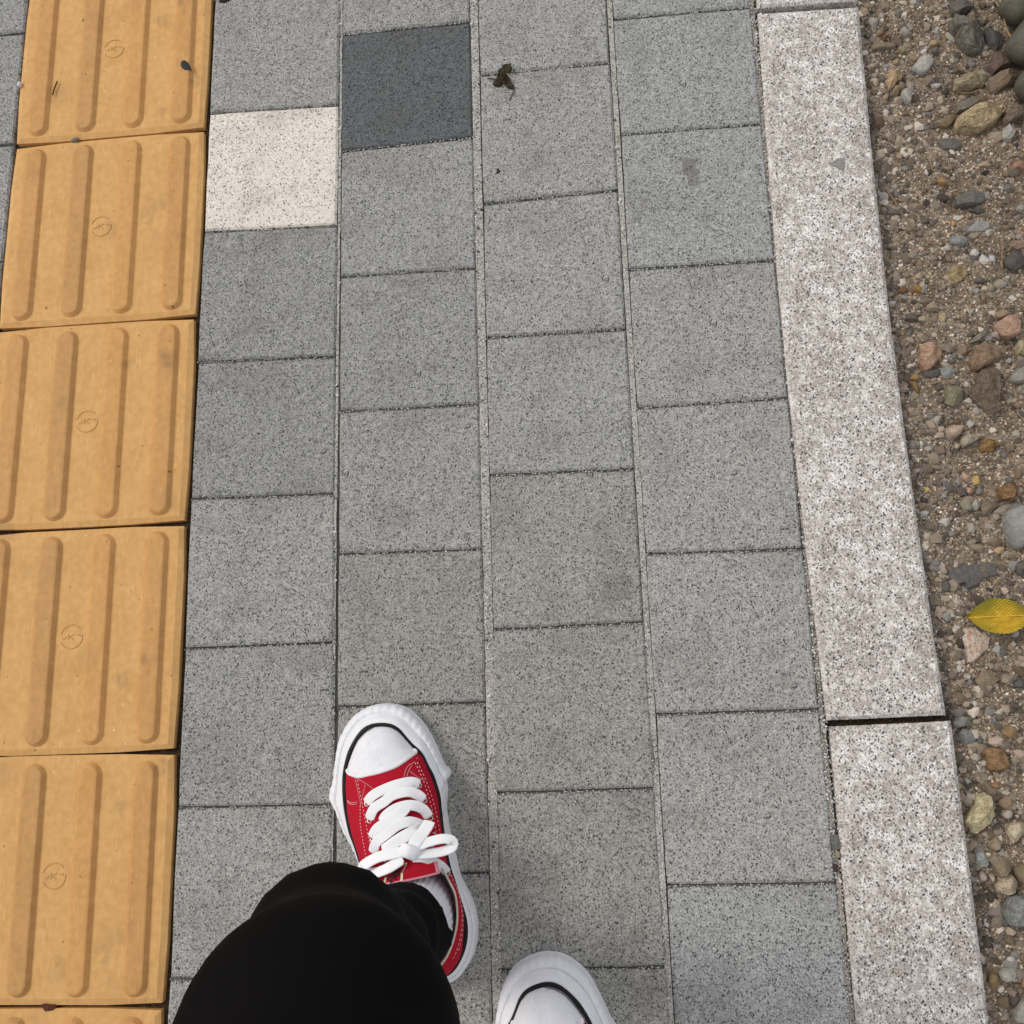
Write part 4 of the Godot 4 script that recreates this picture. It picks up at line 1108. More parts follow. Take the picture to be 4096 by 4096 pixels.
func build_litter() -> void:
	# yellow leaf
	var lf := local([993, 768, 1001, 761, 1011, 752, 1025, 747, 1041, 747, 1053, 752, 1064, 760, 1071, 769, 1058, 781, 1046, 787, 1030, 791, 1018, 789, 1009, 783, 1000, 774])
	var at: Vector2 = lf[1]
	var leaf := thing("leaf", "yellow fallen leaf with green streaks lying on the soil", "leaf", Vector3(at.x, soil_y(at.x, at.y) + 0.013, at.y))
	var st := SurfaceTool.new()
	st.begin(Mesh.PRIMITIVE_TRIANGLES)
	st.set_smooth_group(0)
	var half := [0.0, 0.0085, 0.0145, 0.0190, 0.0212, 0.0218, 0.0212, 0.0190, 0.0150, 0.0095, 0.0022]
	var grid := []
	for i in 11:
		var u := i / 10.0
		var line := []
		for j in 9:
			var v := j / 4.0 - 1.0
			var x := -0.037 + 0.076 * u
			var z: float = v * half[i] * (1.0 + 0.02 * sin(i * 7.0 + j))
			var y := 0.004 * absf(v) + 0.0015 * sin(u * 14.0 + v * 2.0) - 0.012 * (u - 0.5) * (u - 0.5)
			line.append([Vector3(x, y, z), Vector2(u, v * 0.5 + 0.5)])
		grid.append(line)
	for i in 10:
		for j in 8:
			for e in [grid[i][j], grid[i + 1][j], grid[i + 1][j + 1], grid[i][j], grid[i + 1][j + 1], grid[i][j + 1]]:
				st.set_uv(e[1])
				st.add_vertex(e[0])
	var lm := mat("leaf", Color(1, 1, 1), 0.55, tex_leaf)
	lm.backlight_enabled = true
	lm.backlight = Color(0.25, 0.22, 0.05)
	var blade := obj("blade", done(st), lm, leaf)
	blade.rotation.y = -0.02
	var rib := begin()
	sweep(rib, curve3(PackedVector3Array([Vector3(-0.037, -0.002, 0), Vector3(0, 0.0012, 0.0), Vector3(0.038, -0.0015, 0), Vector3(0.054, 0.0, 0.002)]), 14), 0.0007, 0.0006, 6)
	obj("midrib", done(rib), mat("leaf_rib", Color8(214, 178, 70), 0.6), leaf)
	# crumpled dry leaf on the third column of pavers
	var dl := local([456, -60, 460, -53, 460, -50, 454, -43, 456, -37, 460, -27, 463, -18, 452, -21, 447, -30, 443, -24, 432, -27, 434, -34, 439, -40, 442, -50, 449, -57])
	at = dl[1]
	var dry := thing("dry_leaf", "crumpled dark brown dry leaf on the paver joint near the top", "leaf", Vector3(at.x, 0.001, at.y))
	obj("blade", flake(dl[0], 0.004, 0.0028, 4), mat("dry_leaf", Color8(66, 58, 44), 0.85), dry)
	var stem := begin()
	sweep(stem, curve3(PackedVector3Array([Vector3(0.012, 0.003, 0.014), Vector3(0.0122, 0.0015, 0.022), Vector3(0.008, 0.001, 0.031), Vector3(0.005, 0.001, 0.038)]), 12), 0.0006, 0.0006, 6)
	obj("stem", done(stem), mat("dry_stem", Color8(70, 66, 56), 0.9), dry)
	stem = begin()
	sweep(stem, curve3(PackedVector3Array([Vector3(-0.014, 0.003, 0.002), Vector3(-0.019, 0.002, 0.0), Vector3(-0.026, 0.001, -0.002)]), 8), 0.0008, 0.0007, 6)
	obj("stem", done(stem), mat("dry_stem", Color8(70, 66, 56), 0.9), dry)
	for s in [[Vector3(0.003, 0.008, -0.002), Vector3(0.008, 0.0078, 0.004)], [Vector3(0.011, 0.008, -0.016), Vector3(0.0135, 0.0078, -0.0185)]]:
		var b := begin()
		sweep(b, PackedVector3Array([s[0], (s[0] + s[1]) / 2.0, s[1]]), 0.0007, 0.0004, 6)
		obj("vein", done(b), mat("dry_vein", Color8(168, 156, 132), 0.8), dry)
	# black gum blob on a bar
	var gum := local([-40, -112, -34, -114, -28, -108, -24, -100, -22, -94, -27, -96, -34, -97, -40, -103])
	var o := obj("gum", rock(gum[0], 0.0022, false), mat("gum", Color8(52, 52, 54), 0.7), null, Vector3(gum[1].x, 0.0090, gum[1].y))
	tag(o, "black flattened gum blob on the upper right tactile bar", "gum")
	twig("twig", "short dark twig lying between two bars of the top tactile tile", [-237, -101, -241, -89, -243, -77], 0.0010, Color8(92, 62, 40), 0.0062, false)
	twig("twig", "long thin brown twig beside the kerb on bare sand", [968, 172, 978, 192, 984, 210, 989, 227, 998, 245], 0.0014, Color8(128, 108, 86), 0.003)
	twig("twig", "dry straw crossing the pale blue grey flat stone", [1044, 257, 1060, 248, 1078, 237], 0.0008, Color8(130, 105, 82), 0.009)
	twig("twig", "dry straw sticking up behind the dark slate wedge", [1085, 202, 1091, 194, 1097, 187], 0.0008, Color8(140, 122, 98), 0.014)
	twig("twig", "curved thin rootlet above the olive green triangular stone", [977, 473, 984, 467, 991, 463, 1002, 461, 1021, 461], 0.0008, Color8(150, 128, 102), 0.006)
	twig("twig", "tan straw running along the side of the middle pole", [1140, -84, 1143, -55, 1146, -37, 1149, -16], 0.0011, Color8(160, 130, 92), 0.024)
	twig("twig", "straw lying under the blocky olive tan stone", [1082, 40, 1096, 42, 1111, 39], 0.0009, Color8(150, 125, 95), 0.006)
	twig("twig", "bent straw below the crumbly yellow brown stone", [1051, 328, 1054, 340, 1058, 351, 1053, 363], 0.0008, Color8(156, 136, 108), 0.005)
	twig("twig", "upright straw left of the dark grey edge rock", [1107, 256, 1105, 278, 1101, 309], 0.0008, Color8(146, 120, 92), 0.008)
	# crumbs and chips on the paving
	var bits := [
		["pebble", "white pebble at the left edge of the top tactile tile", [-303, -106, -298, -108, -295, -102, -298, -98, -303, -100], 0.005, Color8(236, 232, 228), 0],
		["pebble", "tiny cream pebble on the top tactile tile beside a bar", [-209, -210, -205, -211, -204, -207, -208, -206], 0.003, Color8(238, 216, 160), 0],
		["pebble", "grey brown pebble stuck in the joint below the top tactile tile", [-212, -1, -206, -4, -199, -3, -197, 2, -203, 4, -210, 3], 0.006, Color8(150, 138, 124), 1],
		["chip", "reddish brown bark chip in the bottom joint of the tactile strip", [-158, 1198, -151, 1197, -140, 1198, -137, 1200, -142, 1205, -152, 1206, -155, 1202], 0.004, Color8(104, 62, 46), 1],
		["chip", "small dark square chip on the third column of pavers", [433, 108, 437, 107, 439, 112, 436, 116, 432, 115, 434, 111], 0.002, Color8(58, 54, 50), 1],
		["chip", "dark chip at the top edge of the first paver column", [12, -224, 30, -226, 34, -220, 20, -215, 12, -217], 0.003, Color8(48, 46, 46), 1],
		["stone_chip", "grey triangular stone flake lying on the kerb", [891, 145, 903, 138, 912, 137, 911, 149, 909, 156, 900, 152], 0.0016, Color8(168, 166, 162), 1],
		["pebble", "grey rectangular pebble wedged in the joint beside the kerb", [806, 1018, 816, 1017, 817, 1033, 807, 1034], 0.005, Color8(126, 126, 122), 1],
		["pebble", "beige pebble below the grey one in the joint beside the kerb", [809, 1036, 814, 1035, 816, 1042, 810, 1044], 0.005, Color8(176, 160, 138), 0],
		["pebble", "dark brown pebble lowest of three in the joint by the kerb", [805, 1050, 810, 1049, 811, 1058, 806, 1059], 0.005, Color8(84, 68, 58), 0],
	]
	for b in bits:
		var l := local(b[2])
		var c2: Color = b[4]
		var y := 0.0035 if l[1].x < 0.0 and l[1].x > -0.31 else (0.0052 if l[1].x > 0.83 else 0.0)
		if b[1].contains("joint"):
			y = -0.001
		var q := obj(b[0], rock(l[0], b[3], b[5] == 1), tri_mat("bit_" + c2.to_html(false), c2, 0.85, tex_rock, 20.0), null, Vector3(l[1].x, y, l[1].y))
		tag(q, b[1], "pebble" if b[0] == "pebble" else "chip")

# ---------------------------------------------------------------- the walker
# plan of a sneaker in its own axes (mm): along from the toe to the heel, across to the inner side
const SOLE := [-5, -23, -3, -7, 3, 8, 11, 19, 23, 28, 40, 36, 59, 41, 78, 44, 91, 46, 98, 50, 105, 49, 109, 43, 118, 42, 129, 38, 141, 34, 165, 31, 190, 30, 217, 29, 230, 31, 244, 34, 254, 35, 267, 35, 280, 33, 296, 27, 310, 18, 319, 8, 325, -2, 328, -13, 329, -26, 325, -42, 313, -58, 292, -72, 265, -80, 235, -83, 205, -84, 185, -85, 168, -84, 151, -87, 132, -92, 113, -95, 99, -97, 89, -100, 80, -98, 67, -90, 54, -85, 34, -76, 20, -68, 7, -55, -2, -40]
const STRIPE := [18, -22, 20, -10, 25, 2, 33, 10, 43, 15, 55, 21, 64, 27, 74, 31, 85, 33, 97, 36, 111, 37, 125, 37, 141, 34, 165, 30, 200, 27, 230, 28, 258, 29, 271, 28, 284, 24, 298, 16, 311, 3, 317, -10, 318, -26, 312, -43, 298, -57, 278, -66, 250, -73, 205, -75, 185, -77, 165, -78, 149, -79, 131, -81, 109, -80, 93, -78, 75, -74, 63, -70, 51, -64, 39, -56, 27, -44, 20, -33]
const LEFT := [23, -18, 26, -30, 32, -41, 43, -51, 54, -59, 66, -66, 83, -71, 100, -74, 116, -76, 136, -76, 154, -74, 200, -71, 250, -69, 285, -60, 305, -46, 316, -25]
const RIGHT := [23, -17, 25, -8, 29, 1, 37, 9, 47, 14, 59, 20, 67, 25, 75, 29, 88, 31, 99, 33, 113, 34, 126, 34, 142, 31, 170, 27, 203, 24, 229, 25, 258, 26, 287, 18, 303, 9, 315, -7, 316, -16]
const CREST := [23, 41, 26, 49, 32, 56, 45, 63, 65, 67, 90, 72, 120, 83, 150, 95, 180, 104, 200, 109, 230, 112]
const CAPLINE := [-70, 61, -59, 66, -51, 71, -44, 74, -33, 75, -22, 76, -8, 76, 2, 75, 14, 71, 24, 66, 32, 62]

func lookup(t: Array, x: float) -> float:
	if x <= t[0]:
		return t[1]
	for i in range(2, t.size(), 2):
		if x <= t[i]:
			return lerpf(t[i - 1], t[i + 1], (x - t[i - 2]) / maxf(0.001, t[i] - t[i - 2]))
	return t[t.size() - 1]

func vamp_y(a: float, q: float) -> float:
	return 40.0 + (lookup(CREST, a) - 40.0) * pow(maxf(0.0, 1.0 - pow(absf(q), 2.4)), 0.55)

func vamp_at(a: float, b: float) -> float:
	var l := lookup(LEFT, a)
	var r := lookup(RIGHT, a)
	return vamp_y(a, clampf((b - (l + r) / 2.0) / maxf(1.0, (r - l) / 2.0), -1.0, 1.0))

var mirror := 1.0

func spt(a: float, b: float, y: float) -> Vector3:   # shoe plan (mm) to the sneaker's own metres
	return Vector3(b * mirror, y, a) * 0.001

func closed_ring(flat: Array, n: int) -> PackedVector2Array:
	var p := PackedVector2Array()
	for i in range(0, flat.size(), 2):
		p.append(Vector2(flat[i + 1] * mirror, flat[i]) * 0.001)
	# keep the toe as the first point and turn one way
	var area := 0.0
	for i in p.size():
		area += p[i].cross(p[(i + 1) % p.size()])
	if area < 0.0:
		p.reverse()
		var last := p[p.size() - 1]
		p.remove_at(p.size() - 1)
		p.insert(0, last)
	return resampled(p, n)

func double_sided(st: SurfaceTool, a: Vector3, b: Vector3, c: Vector3, d: Vector3) -> void:
	if mirror > 0.0:
		quad(st, a, b, c, d, 40.0)
	else:
		quad(st, d, c, b, a, 40.0)

func build_sneaker(person: Node3D, called: String, at: Vector3, turn: float, mir: float, label: String) -> void:
	mirror = mir
	var shoe := Node3D.new()
	shoe.name = called
	person.add_child(shoe)
	shoe.position = at
	shoe.rotation.y = turn
	shoe.set_meta("label", label)
	var white := tri_mat("rubber_white", Color8(240, 240, 244), 0.6, tex_rubber, 9.0)
	var black := mat("rubber_black", Color8(28, 28, 29), 0.5)
	var red := mat("canvas_red", Color8(200, 26, 50), 0.9, tex_canvas, 3.2)
	var thread := mat("thread", Color8(238, 196, 194), 0.9)
	var cotton := mat("lace_white", Color8(255, 255, 255), 0.9, tex_weave, 240.0)
	# sole: a kneaded, bulging rubber wall with a ribbed bumper
	var n := 300
	var o := closed_ring(SOLE, n)
	var s := closed_ring(STRIPE, n)
	var rings := []
	for spec in [[-0.07, 0.0], [0.0, 6.0], [0.03, 13.0], [0.0, 19.0], [0.14, 25.0], [0.30, 28.0], [0.42, 28.5], [0.47, 27.0], [0.53, 29.5], [0.72, 34.5], [0.9, 37.5], [1.0, 38.0], [1.12, 36.0]]:
		var ring := PackedVector3Array()
		for i in n:
			var e := o[i].lerp(s[i], spec[0])
			var y: float = spec[1]
			var w := float(i) / n
			var rough := sin(w * TAU * 9.0) * 0.6 + sin(w * TAU * 23.0 + 1.0) * 0.35
			if spec[0] > -0.05 and spec[0] < 0.4 and spec[1] > 1.0:
				var dd := (o[i] - s[i]).normalized()
				e += dd * (rough * 0.0005)
				if w < 0.26 or w > 0.74:
					e += dd * (0.00022 if i % 4 < 2 else -0.00022)
					y += (0.5 if i % 4 < 2 else -0.5) if spec[0] > 0.05 else 0.0
			if spec[0] > 0.1 and spec[0] < 0.8:
				y += rough * 0.5 + sin(w * TAU * 5.0) * 0.8
			ring.append(Vector3(e.x, y * 0.001, e.y))
		rings.append(ring)
	var st := begin()
	for k in rings.size() - 1:
		loft(st, rings[k], rings[k + 1])
	cap(st, rings[rings.size() - 1], spt(160, -24, 36))
	obj("sole", done(st), white, shoe)
	# black line round the top of the sole
	st = begin()
	rings = []
	var c := centre(s)
	for spec in [[-0.0002, 36.0], [-0.0002, 38.6], [0.0008, 39.8], [0.0034, 40.6], [0.0042, 40.2], [0.0044, 37.0]]:
		var ring := PackedVector3Array()
		for i in n:
			var d := (s[(i + 1) % n] - s[(i - 1 + n) % n]).normalized()
			var inn := Vector2(-d.y, d.x)
			var e: Vector2 = s[i] + inn * float(spec[0]) * (1.0 + 0.12 * sin(i * 0.41))
			ring.append(Vector3(e.x, float(spec[1]) * 0.001, e.y))
		rings.append(ring)
	for k in rings.size() - 1:
		loft(st, rings[k], rings[k + 1])
	obj("black_stripe", done(st), black, shoe)
	# canvas upper: a vault over the forefoot, then two walls round the heel
	st = begin()
	var cap_st := begin()
	var rows := []
	var along := [23.0, 23.6, 24.6, 26, 28, 30, 33, 36, 40, 44, 48, 52, 56, 60, 63, 66, 69, 72, 75, 78, 82, 88, 95, 102, 110, 118, 126, 134, 142, 150, 158, 166, 174, 182, 188]
	for a in along:
		var line := PackedVector3Array()
		for j in 33:
			var q := sin((j / 16.0 - 1.0) * PI / 2.0)
			var l := lookup(LEFT, a)
			var r := lookup(RIGHT, a)
			var b := (l + r) / 2.0 + q * (r - l) / 2.0
			line.append(spt(a, b, vamp_y(a, q) + (0.5 * sin(a * 0.33 + b * 0.2) * (1.0 - q * q) if a > 80 else 0.0)))
		rows.append(line)
	for i in rows.size() - 1:
		for j in 32:
			var m: Vector3 = (rows[i][j] + rows[i + 1][j + 1]) * 500.0
			double_sided(cap_st if m.z < lookup(CAPLINE, m.x * mirror) - (7.0 if mirror < 0.0 else 0.0) else st, rows[i][j], rows[i][j + 1], rows[i + 1][j + 1], rows[i + 1][j])
	var rim_right := [[184, 20, 94], [194, 25, 88], [204, 27, 83], [215, 29, 79], [228, 31, 76], [242, 29, 73], [257, 25, 72], [270, 19, 73], [281, 12, 76], [291, 3, 80], [299, -10, 83], [302, -23, 84], [299, -37, 83], [290, -49, 79], [276, -57, 76], [256, -62, 73], [236, -65, 74], [218, -64, 78], [204, -60, 84], [194, -56, 89], [184, -52, 95]]
	var rim := PackedVector3Array()
	for r in rim_right:
		rim.append(spt(r[0], r[1], r[2]))
	rim = curve3(rim, 61)
	var foot := PackedVector2Array()
	for i in range(0, RIGHT.size(), 2):
		if RIGHT[i] >= 170:
			foot.append(Vector2(RIGHT[i + 1] * mirror, RIGHT[i]) * 0.001)
	for i in range(LEFT.size() - 2, -1, -2):
		if LEFT[i] >= 170:
			foot.append(Vector2(LEFT[i + 1] * mirror, LEFT[i]) * 0.001)
	foot.append(Vector2(-72.5 * mirror, 178.0) * 0.001)
	foot[0] = Vector2(26.0 * mirror, 178.0) * 0.001
	foot = resampled(foot, 61, false)
	var walls := []
	for f in [0.0, 0.25, 0.5, 0.75, 1.0]:
		var line := PackedVector3Array()
		for i in 61:
			var low := Vector3(foot[i].x, 0.039, foot[i].y)
			var e: Vector3 = low.lerp(rim[i], f)
			var out := Vector3(low.x + 0.022 * mirror, 0, low.z - 0.22).normalized()
			line.append(e + out * 0.004 * sin(f * PI) * clampf((low.z - 0.17) * 20.0, 0.0, 1.0))
		walls.append(line)
	for k in 4:
		for i in 60:
			double_sided(st, walls[k][i], walls[k + 1][i], walls[k + 1][i + 1], walls[k][i + 1])
	obj("canvas_upper", done(st), red, shoe)
	obj("toe_cap", done(cap_st), white, shoe)
	# rolled lip of the toe cap
	st = begin()
	var lip := PackedVector3Array()
	for i in range(0, CAPLINE.size(), 2):
		var b: float = CAPLINE[i]
		var a: float = CAPLINE[i + 1] - (7.0 if mirror < 0.0 else 0.0)
		lip.append(spt(a, clampf(b, lookup(LEFT, a) + 0.6, lookup(RIGHT, a) - 0.6), vamp_at(a, clampf(b, lookup(LEFT, a) + 1.0, lookup(RIGHT, a) - 1.0)) + 0.2))
	sweep(st, curve3(lip, 60), 0.0022, 0.0015, 8)
	obj("toe_cap_lip", done(st), white, shoe)
	# cream binding of the collar
	st = begin()
	sweep(st, rim, 0.0012, 0.0016, 8)
	obj("collar_binding", done(st), mat("binding", Color8(206, 196, 178), 0.9), shoe)
	# tongue with a pink edge
	st = begin()
	var edge := begin()
	var tongue := []
	for i in 9:
		var line := PackedVector3Array()
		for j in 9:
			var v: float = [0.0, 0.14, 0.28, 0.42, 0.56, 0.7, 0.84, 0.95, 1.0][j]
			var a := lerpf(166.0, lerpf(194.0, 202.0, v), [0.0, 0.15, 0.3, 0.45, 0.6, 0.75, 0.88, 0.94, 1.0][i])
			var b := lerpf(-46.0, 25.0, v)
			line.append(spt(a, b, lookup(CREST, a) + 3.0 - 0.011 * (b + 12.0) * (b + 12.0)))
		tongue.append(line)
	for i in 8:
		for j in 8:
			double_sided(edge if i == 7 or j == 7 else st, tongue[i][j], tongue[i][j + 1], tongue[i + 1][j + 1], tongue[i + 1][j])
	obj("tongue", done(st), red, shoe)
	obj("tongue_edge", done(edge), mat("pink", Color8(214, 140, 156), 0.9), shoe)
	# cream label sewn to the tongue, with black lettering
	st = begin(false)
	var lab := [[198, -40], [196, -14], [188, -12], [180, -5], [178, -12], [184, -33]]
	var lp := PackedVector3Array()
	for p in lab:
		lp.append(spt(p[0], p[1], lookup(CREST, p[0]) + 3.8 - 0.011 * (p[1] + 12.0) * (p[1] + 12.0)))
	for i in range(1, 5):
		tri(st, lp[0], lp[i + 1], lp[i])
		tri(st, lp[0] - UP * 0.0006, lp[i] - UP * 0.0006, lp[i + 1] - UP * 0.0006)
	obj("tongue_label", done(st), mat("label_cream", Color8(222, 208, 176), 0.8), shoe)
	var tm := TextMesh.new()
	tm.text = "MAI"
	var font := SystemFont.new()
	font.font_names = PackedStringArray(["Droid Sans"])
	font.font_weight = 700
	tm.font = font
	tm.font_size = 32
	tm.pixel_size = 0.00031
	tm.depth = 0.0005
	var text := obj("label_lettering", tm, black, shoe, spt(188, -22, lookup(CREST, 188) + 4.9))
	text.basis = Basis(Vector3.UP, PI + 0.55 * mirror) * Basis(Vector3.RIGHT, -PI / 2.0 + 0.1)
	# seams
	st = begin()
	for s2 in [[[73, -51], [85, -50], [106, -49]], [[73, -48], [105, -47], [132, -46], [156, -45]], [[106, -50], [127, -54], [140, -54], [160, -54], [178, -53]], [[75, -49], [84, -38], [94, -29]], [[85, -39], [95, -44], [103, -48]], [[96, -69], [100, -62], [101, -54]], [[98, -69], [102, -62], [103, -54]], [[90, 7], [80, 13], [77, 22]], [[91, 10], [83, 15], [73, 25]], [[78, 22], [99, 26], [125, 28], [143, 27], [170, 24]], [[78, 24], [100, 28.5], [128, 30.5], [142, 29.5], [176, 26]], [[86, 15], [94, 21], [101, 27]]]:
		var line := PackedVector3Array()
		for p in s2:
			line.append(spt(p[0], p[1], vamp_at(p[0], p[1]) + 0.5))
		line = curve3(line, 40)
		for i in range(0, 39, 2):
			var a3: Vector3 = line[i]
			var b3: Vector3 = line[i + 1]
			sweep(st, PackedVector3Array([a3, (a3 + b3) / 2.0, b3]), 0.0006, 0.0005, 4)
	for f in [0.35, 0.5]:
		for i in range(4, 26, 1):
			var a3: Vector3 = rim[i].lerp(Vector3(foot[i].x, 0.039, foot[i].y), f) + Vector3(0.0034 * mirror, 0.0006, 0)
			var b3: Vector3 = rim[i + 1].lerp(Vector3(foot[i + 1].x, 0.039, foot[i + 1].y), f) + Vector3(0.0034 * mirror, 0.0006, 0)
			sweep(st, PackedVector3Array([a3, a3.lerp(b3, 0.35), a3.lerp(b3, 0.7)]), 0.0004, 0.0004, 4)
	var seam := obj("stitching", done(st), thread, shoe)
	seam.set_meta("kind", "stuff")
	# eyelets
	var ring_mesh := TorusMesh.new()
	ring_mesh.inner_radius = 0.0020
	ring_mesh.outer_radius = 0.0038
	ring_mesh.rings = 16
	ring_mesh.ring_segments = 8
	var steel := mat("eyelet", Color8(196, 192, 184), 0.3)
	steel.metallic = 0.9
	for e in [[104, 21, 0.5], [122, 23, 0.55], [143, 24, 0.6], [163, 23, 0.6], [106, -41, -0.35], [125, -41, -0.4], [145, -41, -0.45], [165, -42, -0.45]]:
		var y := vamp_at(e[0], e[1])
		var g := obj("eyelet", ring_mesh, steel, shoe, spt(e[0], e[1], y + 0.4))
		g.rotation = Vector3(-0.25, 0, -e[2] * mirror)
	var far := obj("eyelet", ring_mesh, steel, shoe, spt(206, 29, 76))
	far.rotation = Vector3(0, 0, -1.0 * mirror)
	# laces
	var bands := [
		[[104, 22, 66], [98, 15, 71], [96, 0, 76], [97, -19, 78], [100, -32, 79], [106, -41, 77]],
		[[122, 23, 70], [114, 19, 74], [107, 9, 79], [106, -8, 82], [110, -19, 84], [114, -32, 85], [124, -41, 84]],
		[[142, 24, 71], [131, 21, 77], [123, 11, 83], [121, -5, 87], [125, -19, 90], [131, -25, 90]],
		[[122, 6, 84], [128, -2, 90], [132, -18, 93], [136, -32, 94], [144, -41, 91]],
		[[152, 21, 80], [140, 7, 91], [139, -7, 95], [144, -21, 98], [150, -36, 97], [160, -43, 94]],
		[[160, 17, 92], [154, 8, 98], [154, -5, 101], [158, -18, 104], [164, -27, 104], [168, -34, 102]],
		[[150, 18, 84], [150, 8, 95], [153, -8, 101], [160, -30, 101]],
	]
	for b in bands:
		var line := PackedVector3Array()
		for p in b:
			line.append(spt(p[0], p[1], p[2] + 0.6))
		st = begin(false)
		sweep(st, curve3(line, 36), 0.0059, 0.0010, 12, Vector3(0.1 * mirror, 1, -0.1))
		obj("lace", done(st), cotton, shoe)
	var bow := [
		["lace_loop", [[168, -2, 108], [167, 10, 104], [166, 22, 102], [167, 38, 101], [172, 48, 99], [179, 46, 98], [180, 34, 99], [178, 20, 102], [174, 6, 106]], 0.0058],
		["lace_loop", [[168, 0, 108], [166, -18, 110], [165, -36, 108], [169, -54, 104], [175, -57, 101], [180, -47, 103], [179, -27, 112], [174, -8, 112]], 0.0064],
		["lace_end", [[167, 3, 107], [161, 10, 104], [155, 18, 99], [149, 25, 96], [145, 28, 93]], 0.0068],
		["lace_end", [[176, 2, 109], [180, 12, 104], [186, 19, 98], [195, 26, 88], [205, 29, 78]], 0.0052],
		["lace_knot", [[164, -8, 108], [168, -1, 111], [172, 4, 109], [175, 7, 106]], 0.0078],
	]
	for b in bow:
		var line := PackedVector3Array()
		for p in b[1]:
			line.append(spt(p[0], p[1], p[2]))
		st = begin(b[0] == "lace_knot")
		var thick := 0.0012 if b[0] != "lace_knot" else 0.004
		sweep(st, curve3(line, 44), b[2], thick, 10, Vector3(0.35 * mirror, 1, -0.55) if b[0] == "lace_loop" else Vector3(0, 1, -0.15))
		obj(b[0], done(st), cotton, shoe)

func build_sock(person: Node3D, at: Vector3, turn: float, mir: float) -> void:
	mirror = mir
	var st := begin()
	var b := Basis(UP, turn)
	var before := PackedVector3Array()
	var specs := [[50.0, 240.0, -18.0, 52.0, 39.0], [70.0, 242.0, -18.0, 50.0, 39.0], [84.0, 242.0, -18.0, 49.0, 39.0], [100.0, 243.0, -17.0, 45.0, 38.0], [112.0, 244.0, -16.0, 38.0, 34.0], [130.0, 246.0, -16.0, 33.0, 30.0], [160.0, 244.0, -16.0, 30.0, 27.0]]
	for i in specs.size():
		var e: Array = specs[i]
		var ring := PackedVector3Array()
		for j in 160:
			var t := TAU * j / 160.0
			var k := 1.0 + 0.012 * (1.0 if j % 4 < 2 else -1.0)
			ring.append(b * Vector3((e[2] * mirror + cos(t) * e[4] * k) * 0.001, e[0] * 0.001, (e[1] + sin(t) * e[3] * k) * 0.001))
		if i:
			loft(st, before, ring)
		before = ring
	cap(st, before, b * Vector3(-16.0 * mirror, 160, 244) * 0.001)
	obj("sock", done(st), mat("sock", Color8(226, 226, 232), 0.95), person, at)

var bones := []

func cloth(p: Vector3) -> float:
	var d := 1e9
	for b in bones:
		var a: Vector3 = b[0]
		var ab: Vector3 = b[2] - a
		var t := clampf((p - a).dot(ab) / ab.length_squared(), 0.0, 1.0)
		var e: float = (p - a - ab * t).length() - lerpf(b[1], b[3], t)
		var k := 0.02
		var h := clampf(0.5 + 0.5 * (d - e) / k, 0.0, 1.0)
		d = lerpf(d, e, h) - k * h * (1.0 - h) if d < 1e8 else e
	# folds: slanting round the calf, level round the thigh
	d += 0.0052 * sin(p.y * 58.0 + p.x * 44.0 - p.z * 18.0 + sin(p.z * 31.0) * 1.4) * smoothstep(0.44, 0.22, p.y) + 0.0008 * sin(p.y * 40.0 + p.x * 30.0) + 0.0012 * sin(p.y * 97.0 - p.z * 60.0 + p.x * 25.0)
	return d

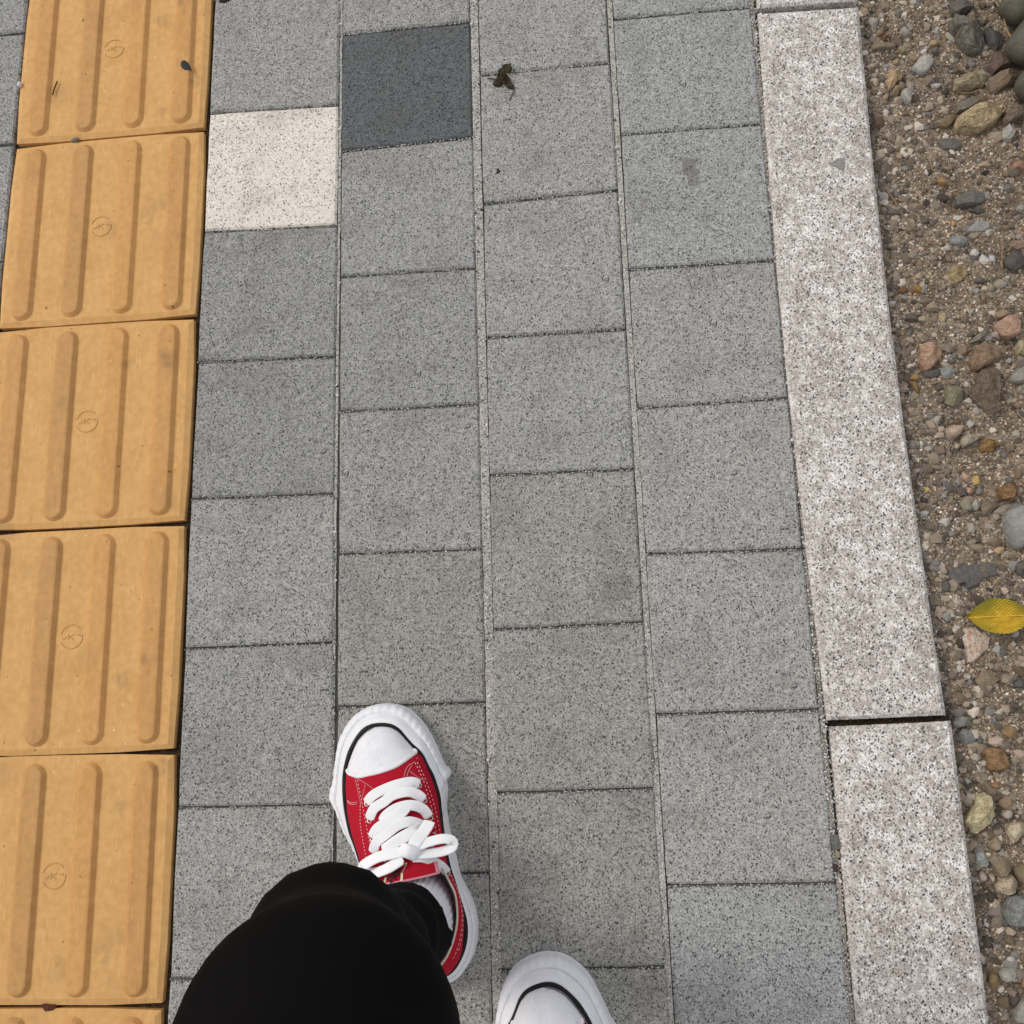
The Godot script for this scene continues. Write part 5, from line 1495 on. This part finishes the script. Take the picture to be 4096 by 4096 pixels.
# surface nets over the box lo..hi
func nets(lo: Vector3, cell: float, dims: Vector3i, floor_left: float) -> ArrayMesh:
	var nx := dims.x
	var ny := dims.y
	var nz := dims.z
	var f := PackedFloat32Array()
	f.resize(nx * ny * nz)
	for y in ny:
		for z in nz:
			for x in nx:
				var p := lo + Vector3(x, y, z) * cell
				var d := cloth(p)
				var hem := floor_left - 0.05 * clampf((p.z - 1.10), -0.1, 0.1) - p.y
				f[(y * nz + z) * nx + x] = maxf(d, hem)
	var ids := {}
	var v := PackedVector3Array()
	var idx := PackedInt32Array()
	for y in ny - 1:
		for z in nz - 1:
			for x in nx - 1:
				var base := (y * nz + z) * nx + x
				var inside := 0
				var vals := [f[base], f[base + 1], f[base + nx], f[base + nx + 1], f[base + nx * nz], f[base + nx * nz + 1], f[base + nx * nz + nx], f[base + nx * nz + nx + 1]]
				for q in vals:
					if q < 0.0:
						inside += 1
				if inside == 0 or inside == 8:
					continue
				var sum := Vector3.ZERO
				var cnt := 0
				for e in [[0, 1], [2, 3], [4, 5], [6, 7], [0, 2], [1, 3], [4, 6], [5, 7], [0, 4], [1, 5], [2, 6], [3, 7]]:
					var a: float = vals[e[0]]
					var b: float = vals[e[1]]
					if (a < 0.0) != (b < 0.0):
						var t := a / (a - b)
						var pa := Vector3(e[0] & 1, (e[0] >> 2) & 1, (e[0] >> 1) & 1)
						var pb := Vector3(e[1] & 1, (e[1] >> 2) & 1, (e[1] >> 1) & 1)
						sum += pa.lerp(pb, t)
						cnt += 1
				ids[base] = v.size()
				v.append(lo + (Vector3(x, y, z) + sum / cnt) * cell)
	var sx := 1
	var sz := nx
	var sy := nx * nz
	for y in range(1, ny - 1):
		for z in range(1, nz - 1):
			for x in range(1, nx - 1):
				var base := (y * nz + z) * nx + x
				for ax in [[sx, sy, sz], [sy, sz, sx], [sz, sx, sy]]:
					var a := f[base]
					var b := f[base + ax[0]]
					if (a < 0.0) == (b < 0.0):
						continue
					var q := [base - ax[1] - ax[2], base - ax[2], base, base - ax[1]]
					if not (ids.has(q[0]) and ids.has(q[1]) and ids.has(q[2]) and ids.has(q[3])):
						continue
					var w := [ids[q[0]], ids[q[1]], ids[q[2]], ids[q[3]]]
					if a < 0.0:
						w.reverse()
					idx.append_array(PackedInt32Array([w[0], w[1], w[2], w[0], w[2], w[3]]))
	var st := SurfaceTool.new()
	st.begin(Mesh.PRIMITIVE_TRIANGLES)
	st.set_smooth_group(0)
	for i in idx:
		st.set_uv(Vector2(v[i].x, v[i].z))
		st.add_vertex(v[i])
	return done(st)

func build_person() -> void:
	var at := Vector3(0.46, 0, 1.25)
	var person := thing("person", "person walking in wide black trousers, white sock and red sneakers", "person", at)
	build_sneaker(person, "sneaker", Vector3(0.27981, 0, 0.85115) - at, 0.26702, 1.0, "red canvas sneaker on the forward left foot, laces tied in a bow")
	build_sneaker(person, "sneaker_001", Vector3(0.4455, 0, 1.1490) - at, 0.03, -1.0, "sneaker on the rear foot, only its white toe in view")
	build_sock(person, Vector3(0.27981, 0, 0.85115) - at, 0.26702, 1.0)
	build_sock(person, Vector3(0.4455, 0, 1.1490) - at, 0.03, -1.0)
	bones = [
		[Vector3(0.43, 0.93, 1.23), 0.100, Vector3(0.378, 0.62, 1.058), 0.078],
		[Vector3(0.378, 0.62, 1.058), 0.078, Vector3(0.346, 0.495, 1.034), 0.055],
		[Vector3(0.346, 0.495, 1.034), 0.055, Vector3(0.330, 0.30, 1.074), 0.046],
		[Vector3(0.330, 0.30, 1.074), 0.046, Vector3(0.323, 0.08, 1.098), 0.046],
		[Vector3(0.55, 0.93, 1.32), 0.098, Vector3(0.53, 0.50, 1.33), 0.085],
		[Vector3(0.53, 0.50, 1.33), 0.085, Vector3(0.478, 0.10, 1.385), 0.062],
		[Vector3(0.43, 0.95, 1.26), 0.11, Vector3(0.54, 0.95, 1.30), 0.11],
	]
	var mesh := nets(Vector3(0.19, 0.06, 0.90), 0.0115, Vector3i(46, 86, 52), 0.118)
	var black := mat("trousers", Color8(15, 14, 14), 0.85, tex_canvas, 260.0)
	black.metallic_specular = 0.2
	obj("trousers", mesh, black, person, -at)
	# jacket body above the waist
	var st := begin()
	var before := PackedVector3Array()
	var specs := [[0.93, 0.185, 0.125], [0.98, 0.185, 0.13], [1.15, 0.19, 0.13], [1.30, 0.21, 0.13], [1.40, 0.20, 0.115], [1.46, 0.13, 0.085], [1.50, 0.07, 0.06]]
	for i in specs.size():
		var ring := PackedVector3Array()
		for j in 32:
			var t := TAU * j / 32.0
			ring.append(Vector3(cos(t) * specs[i][1], specs[i][0], 0.09 + sin(t) * specs[i][2]))
		if i:
			loft(st, before, ring)
		before = ring
	cap(st, before, Vector3(0, 1.5, 0.09))
	obj("jacket", done(st), mat("jacket", Color8(40, 40, 44), 0.95), person)
